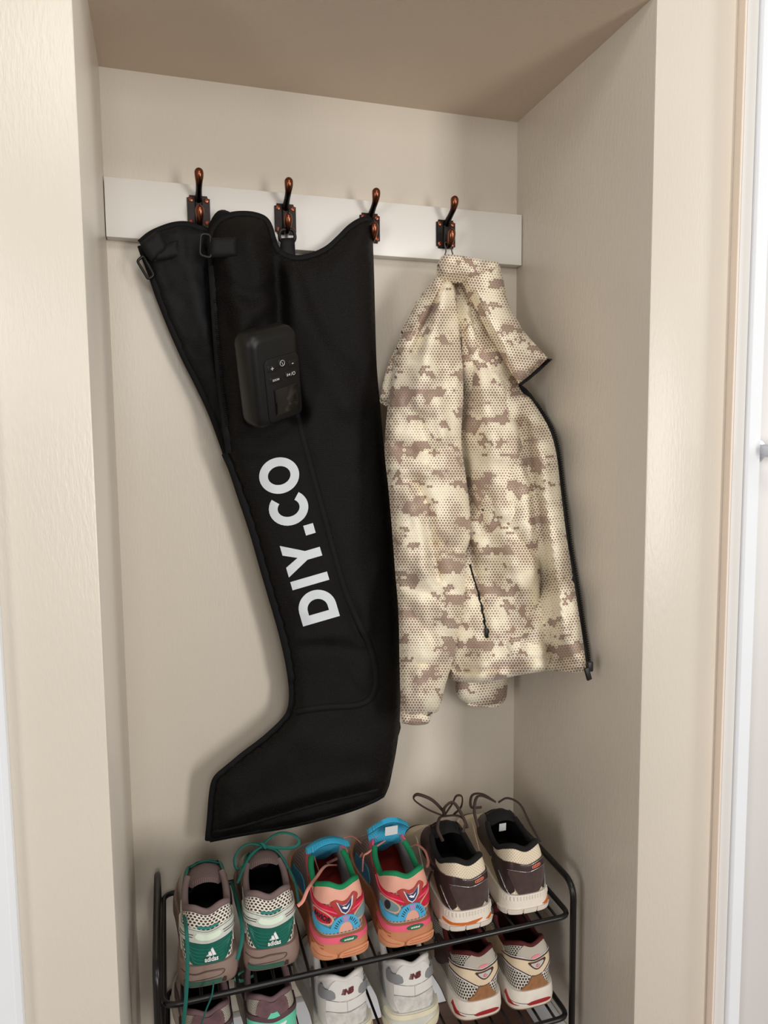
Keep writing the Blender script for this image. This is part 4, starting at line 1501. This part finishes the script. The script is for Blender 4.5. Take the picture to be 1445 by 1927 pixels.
def pink_shoe(x, y, yaw, side, label, words):
    r_ = shoe_root('running_shoe', x, y, ZT, yaw, label, 'shoes on the wire rack')
    s = Shoe(r_, side, sole_h=.040, wide=1.03, hscale=1.03)
    s.prof = [(0, -0.00065), (0.12, 0.00155), (0.35, 0.00238), (0.6, 0.00155), (0.85, -0.0001), (1.0, -0.0012)]
    s.body(m_pmesh, m_tan, m_gline, m_rins, m_tan, m_bluek, rim_r=.0050, rim_mat=m_gcol, tongue_top=(.112, .157) if not words else (.096, .144), tongue_w=.037, tongue_mat2=m_bluek)
    # padded knit lining of the tongue faces the heel
    s.patch('heel_collar', [(-.095, .0735), (-.06, .0735), (0, .0735), (.06, .0735), (.095, .0735), (.095, .050), (.05, .044), (.02, .043), (0, .042), (-.02, .043), (-.05, .044), (-.095, .050)], m_peach, .0012, step=.005)
    s.patch('sole_band', [(-.075, .0345), (-.04, .0315), (0, .0285), (.04, .0315), (.075, .0345), (.075, .0398), (.03, .0398), (0, .0398), (-.03, .0398), (-.075, .0398)], m_pink, .0016, on='S', step=.004)
    for sg in (-1, 1):
        s.patch('side_stripe', [(sg * .006, .036), (sg * .030, .042), (sg * .060, .052), (sg * .098, .0735), (sg * .108, .0735), (sg * .085, .050), (sg * .055, .037), (sg * .026, .030), (sg * .008, .026)], m_red, .0022, smooth=True, step=.004)
        s.line('side_piping', [(sg * .010, .031), (sg * .034, .0365), (sg * .062, .046), (sg * .090, .064)], .0022, m_pink, .0024)
    lp = s.patch('heel_overlay', [(-.022, .045), (-.012, .052), (0, .0500), (.010, .052), (.020, .058), (.026, .050), (.017, .036), (.010, .027), (0, .024), (-.008, .028), (-.016, .038)], m_brick, .0034, smooth=True)
    tri = [(-.0125, .0490), (-.002, .0440), (.006, .0450), (.0185, .0540), (.0150, .0400), (.0085, .0325), (.003, .0300), (-.004, .0340)]
    s.patch('badge_edge', tri, m_tag, .0044, lp, smooth=False, step=.003)
    cx, cy = .003, .041
    bd = s.patch('heel_badge', [(cx + (a - cx) * .80, cy + (b - cy) * .80) for a, b in tri], m_navy, .0050, lp, step=.003)
    s.patch('badge_mark', [(-.003, .0410), (.001, .0425), (.005, .0405), (.011, .0440), (.006, .0375), (.001, .0385)], m_white, .0056, bd, step=.003)
    # blue arch with pale centre
    arch = [(.002 + .0235 * math.cos(a), .006 + .0230 * math.sin(a)) for a in np.linspace(.12, math.pi - .25, 22)]
    arch += [(-.034, .0155), (-.044, .0175), (-.058, .026), (-.060, .018), (-.050, .009), (-.034, .0065), (-.018, .0065)]
    inner_ = [(.003 + .0115 * math.cos(a), .0065 + .0125 * math.sin(a)) for a in np.linspace(math.pi - .05, .05, 14)]
    ar = s.patch('heel_arch', arch + inner_ + [(.022, .0068)], m_blue, .0042, step=.003)
    s.patch('arch_centre', [(.003 + .0112 * math.cos(a), .0065 + .0122 * math.sin(a)) for a in np.linspace(0, math.pi, 14)], m_peach, .0034, ar, step=.003)
    s.patch('arch_wedge', [(-.0005, .0195), (.0065, .0195), (.0080, .0275), (-.0020, .0275)], m_lilac, .0048, ar, step=.003)
    for a in (.35, .55, .75, .95, 1.12, 2.05, 2.25, 2.45, 2.62, 2.78):
        s.line('stitch', [(.003 + .0150 * math.cos(a), .0065 + .0158 * math.sin(a)), (.003 + .0195 * math.cos(a), .0065 + .0200 * math.sin(a))], .0012, m_dark, .0044, ar, n=2)
    ov = s.patch('oval_badge', [(.006 + .0135 * math.cos(a), .0342 + .0042 * math.sin(a)) for a in np.linspace(0, 2 * math.pi, 22, endpoint=False)], m_oval, .0028, on='S', step=.003)
    s.text('badge_lettering', 'original', .006, .0342, .0040, m_white, .0036, ov, on='S', bold=.02, shear=.2, sx=1.15)
    for sg in (-1, 1):
        eye = [(-.030, .0180), (-.022, .0185), (-.019, .0230), (-.026, .0290), (-.040, .0340), (-.054, .0360), (-.052, .0290), (-.044, .0210)]
        eye = [(-sg * a if sg > 0 else a, b) for a, b in eye] if sg > 0 else eye
        big = [(np.mean([q[0] for q in eye]) + (a - np.mean([q[0] for q in eye])) * 1.22, np.mean([q[1] for q in eye]) + (b - np.mean([q[1] for q in eye])) * 1.28) for a, b in eye]
        e = s.patch('side_window', big, m_beige, .0028, smooth=True, step=.003)
        red_side = (sg < 0) == bool(words)
        s.patch('window_fill', eye, m_red if red_side else m_slate, .0036, e, smooth=True, step=.003)
        if words and sg < 0:
            s.text('side_lettering', 'SAVIOR', -.0345, .0262, .0068, m_dark, .0044, e, rot=-.32, bold=.03, sx=.95)
        elif sg < 0:
            s.patch('window_print', [(-.036 + .0052 * math.cos(a), .0265 + .0062 * math.sin(a)) for a in np.linspace(0, 2 * math.pi, 16, endpoint=False)], m_dark, .0042, e, step=.003)
        s.patch('toe_overlay', [(sg * .150, .004), (sg * .20, .001), (sg * .235, .003), (sg * .235, .020), (sg * .20, .020), (sg * .155, .022)], m_blue, .0014, smooth=True, step=.006)
        s.patch('eyestay', [(sg * .115, .058), (sg * .135, .056), (sg * .165, .058), (sg * .19, .062), (sg * .19, .0735), (sg * .15, .0735), (sg * .115, .0735)], m_pink, .0016, smooth=True, step=.006)
    blk = s.patch('heel_block', [(-.006, .003), (.030, .002), (.037, .008), (.036, .0165), (.024, .0185), (.004, .0165), (-.007, .0125)], m_tan_l, .0030, on='S', smooth=True)
    s.line('block_groove', [(-.003, .0115), (.014, .0130), (.033, .0140)], .0009, m_brick, .0028, blk, on='S')
    s.line('block_groove', [(-.004, .0070), (.014, .0080), (.034, .0095)], .0009, m_brick, .0028, blk, on='S')
    blk = s.patch('heel_block', [(-.050, .004), (-.018, .003), (-.012, .010), (-.020, .0150), (-.046, .0260), (-.055, .018)], m_tan_l, .0026, on='S', smooth=True)
    s.line('block_groove', [(-.018, .009), (-.032, .0125), (-.048, .0180)], .0009, m_brick, .0024, blk, on='S')
    for q in (.0225, .0275, .0325):
        s.line('sole_groove', [(-.075, q + .004), (-.05, q + .001), (-.03, q - .001)], .0008, m_brick, .0003, on='S')
    s.laces(m_lace_p)
    return s


p = pink_shoe(.3140, -.286, 0.5, -1, 'pink and blue running shoe with red SAVIOR side patch, blue tongue folded in, top tier', True)
p.loose(m_lace_p, [(632, 1628, -.16), (612, 1630, -.19), (596, 1650, -.22), (580, 1672, -.25), (570, 1695, -.26), (560, 1705, -.262)], .0058)
p.loose(m_lace_p, [(600, 1640, -.15), (590, 1605, -.14), (600, 1592, -.13), (630, 1590, -.125), (652, 1600, -.12), (640, 1612, -.13), (615, 1625, -.14)], .0050)
p.loose(m_lace_p, [(630, 1590, -.12), (645, 1578, -.115), (662, 1574, -.11), (680, 1588, -.115), (684, 1602, -.13), (678, 1612, -.145)], .0046)
p2 = pink_shoe(.4200, -.291, 0, 1, 'pink and blue running shoe with upright blue tongue and red insole, top tier', False)
p2.loose(m_lace_p, [(724, 1582, -.165), (705, 1595, -.18), (692, 1605, -.19), (684, 1612, -.19), (682, 1640, -.195)], .0046)
p2.loose(m_lace_p, [(772, 1594, -.15), (785, 1590, -.16), (800, 1602, -.18), (806, 1622, -.20), (803, 1632, -.21)], .0046)
p2_t = [(-.010, .1042, .130), (.012, .1042, .130), (.012, .1022, .146), (-.010, .1022, .146)]
o = mesh('size_tag', p2_t + [(a, b + .001, c) for a, b, c in p2_t], [(0, 1, 2, 3), (7, 6, 5, 4), (0, 4, 5, 1), (1, 5, 6, 2), (2, 6, 7, 3), (3, 7, 4, 0)], m_tag, p2.tongue, smooth=False)
Vt, Ft = text_mesh('OMEC', .013, bold=.02)
mesh('insole_lettering', [(-.004 - b * 1.0, .085 + a * .8, p2.sole_h + .0066) for a, b in Vt], Ft, m_dark, p2.ins, smooth=False)

# ---- dark brown and cream runners
m_crm = dotmesh('cream_knit', (226, 212, 188), (170, 150, 124), .0036, .20, sx=.7)
m_br = suede('dark_brown_suede', (70, 54, 51))
m_br2 = leather('brown_patent_overlay', (56, 42, 40), .32)
m_blk = plain('black_knit_lining', (14, 13, 14), .92, bump=(700, .0005))
m_cream = plain('cream_foam', (228, 219, 206), .6, var=.04, bump=(140, .0005))
m_or = plain('burnt_orange_insert', (206, 104, 32), .35, var=.1)
m_orl = plain('orange_print', (228, 120, 92), .5)
m_lace_b = plain('dark_brown_lace', (56, 37, 32), .75, bump=(900, .0004))
m_foil = plain('silver_line', (176, 172, 172), .3, metal=.8)
m_creamlea = leather('cream_leather', (206, 192, 172), .6)


def brown_shoe(x, y, yaw, side, label):
    r_ = shoe_root('running_shoe', x, y, ZT, yaw, label, 'shoes on the wire rack')
    s = Shoe(r_, side, sole_h=.039, wide=1.03, hscale=1.04)
    s.prof = [(0, -0.0023), (0.12, 0.00045), (0.35, 0.00238), (0.6, 0.00128), (0.85, 0.00018), (1.0, -0.00065)]
    s.body(m_crm, m_cream, m_blk, m_black_in, m_br2, m_blk, rim_r=.0050, tongue_top=(.106, .122), tongue_w=.028)
    hp_ = s.patch('heel_panel', [(-.034, .0335), (0, .0330), (.034, .0335), (.033, .020), (.024, .006), (.010, .0), (-.012, .0), (-.022, .006), (-.031, .020)], m_br, .0030, smooth=True)
    bd = s.patch('heel_band', [(-.085, .058), (-.045, .0470), (-.02, .0450), (0, .0446), (.02, .0450), (.045, .0470), (.085, .058), (.095, .030), (.06, .004), (.036, .0), (.026, .006), (.034, .0330), (0, .0325), (-.034, .0330), (-.025, .006), (-.036, .0), (-.06, .004), (-.095, .030)], m_br2, .0024, step=.004)
    s.line('silver_piping', [(-.036, .0345), (-.018, .0336), (0, .0333), (.018, .0336), (.036, .0345)], .0008, m_foil, .0034, bd)
    s.line('silver_piping', [(-.016, .0440), (0, .0436), (.018, .0440), (.036, .0455)], .0008, m_foil, .0028, bd)
    for sg in (-1, 1):
        s.line('silver_piping', [(sg * .060, .028), (sg * .050, .018), (sg * .040, .007), (sg * .034, .002)], .0016, m_foil, .0030, bd)
        s.patch('side_overlay', [(sg * .088, .056), (sg * .10, .035), (sg * .13, .030), (sg * .165, .030), (sg * .19, .05), (sg * .19, .0735), (sg * .15, .0735), (sg * .105, .0735)], m_br2, .0016, smooth=True, step=.006)
        s.patch('toe_overlay', [(sg * .155, .003), (sg * .20, .001), (sg * .235, .002), (sg * .235, .030), (sg * .21, .040), (sg * .17, .020)], m_creamlea, .0014, smooth=True, step=.006)
        s.line('toe_piping', [(sg * .15, .004), (sg * .18, .0015), (sg * .21, .001), (sg * .236, .001)], .0032, m_blk, .0010)
    cap = s.patch('badge', [(.0155 + .0085 * np.sign(math.cos(a)) * abs(math.cos(a)) ** .4, .0385 + .0024 * np.sign(math.sin(a)) * abs(math.sin(a)) ** .6) for a in np.linspace(0, 2 * math.pi, 20, endpoint=False)], m_orl, .0032, bd, step=.003)
    for i in range(5):
        q = .0095 + i * .0030
        s.patch('badge_letter', [(q - .0007, .0372), (q + .0005, .0372), (q + .0009, .0398), (q - .0003, .0398)], m_br2, .0037, cap, step=.002)
    # ribbed lip and blocks of the midsole
    for i in range(19):
        h_ = -.045 + i * .005
        s.line('rib', [(h_, .0295), (h_ * 1.02, .0365)], .0017, m_cream, .0008, on='S', n=3)
    s.patch('sole_insert', [(-.048, .0245), (-.030, .0200), (-.010, .0185), (.016, .0215), (.004, .0150), (-.014, .0150), (-.034, .0165), (-.048, .0215)] if side < 0 else [(.022, .0165), (.036, .0230), (.040, .0190), (.030, .0150)], m_or, .0016, on='S')
    if side < 0:
        s.patch('sole_insert', [(.022, .0170), (.034, .0230), (.036, .0190), (.028, .0155)], m_or, .0012, on='S')
    for a, b in ((-.056, -.036), (-.033, -.014), (-.011, .010), (.0125, .040)):
        s.patch('heel_block', [(a, .0045), (b, .0045), (b + .0008, .0100), (b, .0142), (a, .0142), (a - .0008, .0100)], m_cream, .0026, on='S')
    s.laces(m_lace_b)
    return s


b1 = brown_shoe(.5255, -.288, 0, -1, 'dark brown and cream running shoe with tall tangled brown laces, top tier beside pink shoe')
for P in ([(0, .125, .134), (-.030, .130, .150), (-.052, .135, .168), (-.048, .128, .180), (-.026, .118, .172), (-.006, .122, .150), (.004, .126, .136)],
          [(0, .125, .134), (.014, .122, .155), (.020, .116, .172), (.030, .114, .170), (.030, .118, .150), (.018, .124, .134)],
          [(0, .125, .134), (-.004, .112, .156), (.010, .108, .166), (.024, .104, .146), (.034, .098, .120)],
          [(0, .125, .134), (-.014, .110, .140), (-.022, .098, .128), (-.016, .088, .110)],
          [(0, .125, .134), (.020, .112, .138), (.030, .100, .132), (.022, .090, .118)]):
    b1.loose(m_lace_b, P, .0056, px=False)
b1.loose(m_lace_b, [(812, 1640, -.21), (806, 1660, -.235), (808, 1690, -.26), (812, 1715, -.285), (815, 1735, -.29)], .0042)
b2 = brown_shoe(.6325, -.280, -1, 1, 'dark brown and cream running shoe with open black interior, rightmost on top tier')
for P in ([(-.004, .128, .138), (-.030, .130, .152), (-.044, .124, .152), (-.052, .112, .134), (-.050, .100, .112)],
          [(0, .125, .138), (.016, .120, .146), (.034, .106, .138), (.042, .085, .114), (.046, .050, .095)],
          [(-.004, .128, .138), (-.024, .140, .150), (-.044, .142, .150), (-.050, .132, .134), (-.030, .132, .130)]):
    b2.loose(m_lace_b, P, .0056, px=False)
tg = [(-.010, .0985, .098), (.003, .0985, .098), (.003, .0975, .112), (-.010, .0975, .112)]
mesh('size_tag', tg + [(a, b + .001, c) for a, b, c in tg], [(0, 1, 2, 3), (7, 6, 5, 4), (0, 4, 5, 1), (1, 5, 6, 2), (2, 6, 7, 3), (3, 7, 4, 0)], m_tag, b2.tongue, smooth=False)

# ---- lower tier: mauve runners
m_mv = suede('mauve_suede', (108, 80, 84))
m_mv2 = leather('mauve_overlay', (88, 64, 70), .5)
m_mintg = plain('mint_green_overlay', (104, 204, 172), .5)
m_wmesh = dotmesh('white_fine_mesh', (206, 198, 184), (104, 92, 86), .0030, .34)
m_mvlin = plain('mauve_lining', (116, 90, 94), .85, bump=(500, .0005))
m_lace_m = plain('mint_lace', (96, 190, 162), .8)


def mauve_shoe(x, y, yaw, side, label):
    r_ = shoe_root('running_shoe', x, y, ZL, yaw, label, 'shoes on the wire rack', .87)
    s = Shoe(r_, side, sole_h=.038, wide=1.03, hscale=1.02)
    s.body(m_wmesh, m_cream, m_mvlin, m_black_in, m_br2, m_mvlin, rim_r=.0050, tongue_top=(.106, .134), tongue_w=.028)
    hc = s.patch('heel_counter', [(-.026, .046), (-.027, .058), (-.024, .070), (-.017, .0735), (-.006, .0705), (.006, .0705), (.017, .0735), (.024, .070), (.027, .058), (.024, .044), (0, .041)], m_mv, .0030, smooth=True)
    s.patch('heel_tab', [(-.010, .0430), (.012, .0430), (.008, .0520), (-.004, .0520)], m_mintg, .0040, hc, smooth=False)
    bd = s.patch('heel_band', [(-.085, .052), (-.045, .046), (0, .0435), (.045, .046), (.085, .052), (.085, .044), (.045, .0385), (0, .036), (-.045, .0385), (-.085, .044)], m_mv2, .0034, smooth=True, step=.004)
    s.patch('heel_panel', [(-.050, .0395), (0, .036), (.050, .0395), (.040, .018), (.020, .004), (-.020, .004), (-.040, .018)], m_mintg, .0026, smooth=True, step=.004)
    s.patch('heel_window', [(-.020, .0300), (.022, .0310), (.010, .014), (-.010, .014)], m_white, .0036, step=.004)
    for sg in (-1, 1):
        for q in (0, .018):
            s.patch('side_overlay', [(sg * (.075 + q), .004), (sg * (.085 + q), .004), (sg * (.115 + q), .060), (sg * (.108 + q), .0735), (sg * (.100 + q), .060)], m_mv2, .0018, step=.006)
        s.patch('eyestay', [(sg * .115, .058), (sg * .135, .052), (sg * .165, .054), (sg * .19, .062), (sg * .19, .0735), (sg * .15, .0735), (sg * .115, .0735)], m_mv2, .0016, smooth=True, step=.006)
        s.patch('toe_overlay', [(sg * .150, .004), (sg * .20, .001), (sg * .235, .003), (sg * .235, .020), (sg * .20, .020), (sg * .155, .022)], m_mv2, .0014, smooth=True, step=.006)
    s.laces(m_lace_m)
    return s


mv = mauve_shoe(.1095, -.252, 1, -1, 'mauve and white running shoe directly below the leftmost green-heeled shoe')
mv2 = mauve_shoe(.2075, -.252, 0, 1, 'mauve and white running shoe with mint heel tab, second from left on lower tier')
mv2.loose(m_lace_m, [(500, 1815, -.10), (470, 1822, -.14), (450, 1832, -.155), (444, 1842, -.165), (455, 1846, -.16), (478, 1836, -.14)], .0060)

# ---- lower tier: pale grey runners
m_lg = leather('pale_grey_leather', (222, 219, 214), .55, .03)
m_lgs = suede('pale_grey_suede', (206, 203, 198))
m_slv = dotmesh('silver_ribbed_panel', (150, 152, 154), (104, 106, 108), .0016, .30, rough=.45)
m_nbsole = plain('grey_cream_foam', (206, 206, 196), .6, var=.05)
m_nbcr = plain('aged_cream_foam', (226, 218, 190), .6, var=.06)
m_dred = plain('dark_red_logo', (98, 24, 32), .6)
m_seamg = plain('grey_stitch', (150, 148, 146), .8)


def grey_shoe(x, y, yaw, side, label):
    r_ = shoe_root('running_shoe', x, y, ZL, yaw, label, 'shoes on the wire rack', .87)
    s = Shoe(r_, side, sole_h=.040, wide=1.06, hscale=1.06)
    s.prof = [(0, -0.00065), (0.12, 0.001), (0.35, 0.00238), (0.6, 0.0021), (0.85, 0.001), (1.0, -0.0001)]
    s.body(m_lg, m_nbsole, m_blk, m_black_in, m_nbcr, m_lg, rim_r=.0055, rim_mat=m_lg, tongue_top=(.110, .136), tongue_w=.028)
    hp_ = s.patch('heel_panel', [(-.028, .040), (0, .0385), (.028, .040), (.034, .050), (.024, .070), (.014, .0730), (-.014, .0730), (-.024, .070), (-.034, .050)], m_lg, .0026, smooth=True)
    s.text('heel_logo', 'NB', .004, .0545, .0105, m_dred, .0040, hp_, bold=.06, shear=.3, sx=1.0)
    for i in range(4):
        s.line('logo_stripe', [(-.0105 + i * .0009, .0502 + i * .0026), (-.0050 + i * .0009, .0502 + i * .0026)], .0015, m_dred, .0034, hp_, n=2)
    s.patch('heel_strip', [(-.036, .0385), (0, .0370), (.036, .0385), (.036, .0240), (0, .0225), (-.036, .0240)], m_lg, .0020, step=.004)
    s.line('stitch', [(0, .0370), (0, .0300), (0, .0225)], .0006, m_seamg, .0022)
    s.line('stitch', [(-.036, .0390), (-.018, .0378), (0, .0395), (.018, .0378), (.036, .0390)], .0007, m_seamg, .0024)
    s.line('stitch', [(-.036, .0236), (0, .0222), (.036, .0236)], .0007, m_seamg, .0022)
    s.patch('heel_suede', [(-.036, .0220), (0, .0205), (.036, .0220), (.030, .004), (.014, .0), (-.014, .0), (-.030, .004)], m_lgs, .0022, smooth=True)
    for sg in (-1, 1):
        s.patch('side_panel', [(sg * .022, .0415), (sg * .034, .0400), (sg * .055, .044), (sg * .060, .060), (sg * .050, .0640), (sg * .040, .0560), (sg * .026, .0540), (sg * .021, .0480)], m_slv, .0034, smooth=True)
        s.patch('sole_pod', [(sg * .010, .003), (sg * .040, .002), (sg * .070, .004), (sg * .066, .018), (sg * .040, .022), (sg * .020, .016)], m_nbcr, .0034, on='S', smooth=True)
        s.patch('side_overlay', [(sg * .075, .004), (sg * .12, .004), (sg * .14, .040), (sg * .11, .060), (sg * .085, .030)], m_slv, .0018, smooth=True, step=.006)
        s.patch('toe_overlay', [(sg * .150, .004), (sg * .20, .001), (sg * .235, .003), (sg * .235, .020), (sg * .20, .020), (sg * .155, .022)], m_lgs, .0014, smooth=True, step=.006)
    s.patch('sole_lip', [(-.060, .034), (0, .0300), (.060, .034), (.060, .039), (0, .0385), (-.060, .039)], m_nbcr, .0030, on='S', smooth=True, step=.004)
    s.laces(plain('white_lace', (214, 208, 200), .8))
    return s


grey_shoe(.3260, -.252, 1, -1, 'pale grey running shoe with dark red NB heel letters, below the SAVIOR-patched pink shoe')
grey_shoe(.4400, -.253, 0, 1, 'pale grey running shoe with dark red NB heel letters, below the upright blue tongue')

# ---- lower tier: cream runners with red
m_rmesh = dotmesh('cream_black_mesh', (208, 202, 190), (46, 40, 38), .0046, .34, sx=.85)
m_choc = leather('chocolate_piping', (74, 44, 38), .45)
m_sand = leather('sand_overlay', (222, 202, 172), .5)
m_rust = suede('rust_suede', (150, 104, 66))
m_greyk = plain('grey_knit', (180, 172, 160), .85, bump=(600, .0006))
m_maroon = plain('maroon_lining', (84, 22, 22), .85, bump=(500, .0005))
m_pinkt = plain('pink_tab', (222, 130, 138), .6)
m_redi = plain('red_sole_insert', (158, 38, 42), .45)
m_wfoam = plain('dusty_white_foam', (226, 218, 206), .6, var=.07, bump=(120, .0005), vscale=60)
m_coral = plain('coral_mark', (226, 96, 82), .5)
m_silp = dotmesh('silver_dotted_badge', (206, 204, 202), (150, 148, 148), .0016, .3)


def cream_shoe(x, y, yaw, side, label):
    r_ = shoe_root('running_shoe', x, y, ZL, yaw, label, 'shoes on the wire rack', .90)
    s = Shoe(r_, side, sole_h=.038, wide=1.03, hscale=1.03)
    s.prof = [(0, -0.00175), (0.12, 0.00045), (0.35, 0.00183), (0.6, 0.00155), (0.85, 0.00045), (1.0, -0.00065)]
    s.body(m_rmesh, m_wfoam, m_maroon, m_maroon, plain('dirty_tan_outsole', (150, 126, 100), .8), m_maroon, rim_r=.0046, tongue_top=(.110, .134), tongue_w=.027)
    s.patch('heel_collar', [(-.034, .0480), (0, .0460), (.034, .0480), (.036, .060), (.030, .0735), (0, .0735), (-.020, .0735), (-.030, .060)], m_greyk, .0016, step=.004)
    s.patch('heel_tab', [(-.006, .0490), (.014, .0492), (.012, .0535), (.004, .0552), (-.004, .0535)], m_pinkt, .0026, smooth=True)
    bd = s.patch('heel_band', [(-.075, .056), (-.040, .050), (0, .0480), (.040, .050), (.075, .056), (.070, .040), (.045, .034), (.020, .0240), (.004, .0215), (-.012, .0240), (-.040, .034), (-.070, .040)], m_sand, .0026, smooth=True, step=.004)
    s.line('piping', [(-.075, .0545), (-.040, .0485), (0, .0466), (.040, .0485), (.075, .0545)], .0026, m_choc, .0026, bd)
    s.line('piping', [(-.078, .0570), (-.040, .0510), (0, .0490), (.040, .0510), (.078, .0570)], .0016, m_tag, .0028, bd)
    tri = [(-.012, .0430), (.022, .0435), (.020, .0365), (.010, .0305), (.002, .0305), (-.008, .0365)]
    s.patch('badge_edge', tri, m_choc, .0034, bd, smooth=True, step=.003)
    bg_ = s.patch('heel_badge', [(.005 + (a - .005) * .72, .0375 + (b - .0375) * .70) for a, b in tri], m_silp, .0040, bd, smooth=True, step=.003)
    sp = [(.005 + (.0008 + .00042 * a) * math.cos(a) * 1.2, .0375 + (.0008 + .00042 * a) * math.sin(a)) for a in np.linspace(0, 6.5, 18)]
    s.line('badge_mark', sp, .0011, m_coral, .0042, bg_, n=2)
    s.line('badge_mark', [(.0040, .0350), (.0065, .0402)], .0011, m_coral, .0043, bg_, n=2)
    s.patch('heel_suede', [(-.026, .003), (-.012, .010), (-.006, .0200), (.012, .0205), (.020, .010), (.030, .003), (.015, .0), (-.015, .0)], m_rust, .0030, step=.003)
    for sg in (-1, 1):
        s.line('white_piping', [(sg * .012 + .003, .0200), (sg * .030, .0285), (sg * .050, .0350), (sg * .075, .0400)], .0030, m_tag, .0022)
        s.line('piping', [(sg * .014 + .003, .0225), (sg * .032, .0310), (sg * .052, .0375), (sg * .075, .0425)], .0018, m_choc, .0030)
        s.patch('side_overlay', [(sg * .070, .055), (sg * .10, .030), (sg * .13, .008), (sg * .16, .004), (sg * .165, .040), (sg * .13, .060), (sg * .10, .0735)], m_choc if sg * side > 0 else m_sand, .0016, smooth=True, step=.006)
        s.patch('toe_overlay', [(sg * .165, .004), (sg * .20, .001), (sg * .235, .003), (sg * .235, .020), (sg * .20, .020), (sg * .17, .022)], m_sand, .0014, smooth=True, step=.006)
    s.patch('sole_insert', [(-.012, .0105), (.022, .0110), (.028, .0140), (.018, .0180), (-.004, .0175), (-.016, .0135)], m_redi, .0014, on='S', smooth=True)
    s.patch('sole_insert', [(-.028, .0120), (-.036, .0140), (-.055, .0300), (-.058, .0250), (-.046, .0120)], m_redi, .0012, on='S')
    s.line('sole_groove', [(-.06, .0215), (-.028, .0165), (-.014, .0140)], .0008, m_dkline, .0004, on='S')
    s.laces(plain('taupe_lace', (150, 138, 126), .8))
    return s


c1 = cream_shoe(.5565, -.262, 0, -1, 'cream running shoe with red insole, below the brown shoe with tangled laces')
c2 = cream_shoe(.652, -.268, 0, 1, 'cream running shoe with red insole, rightmost on the lower tier')
m_lace_t = plain('taupe_lace', (150, 138, 126), .8)
c1.loose(m_lace_t, [(826, 1830, -.12), (812, 1800, -.14), (818, 1778, -.15), (832, 1770, -.15), (846, 1772, -.145)], .0045)
c2.loose(m_lace_t, [(1020, 1730, -.10), (1034, 1760, -.13), (1044, 1782, -.15), (1048, 1790, -.155)], .0040)

# ------------------------------------------------------------------ put the origins at the base of the hand-placed things
for root, loc in ((sl, (.30, -.06, .44)), (jk, (.60, -.15, .63)), (rack, ((RX0 + RX1) / 2, (RYF + RYB) / 2, 0))):
    root.location = loc
    for ch in root.children:
        ch.matrix_parent_inverse = Matrix.Translation(-Vector(loc))
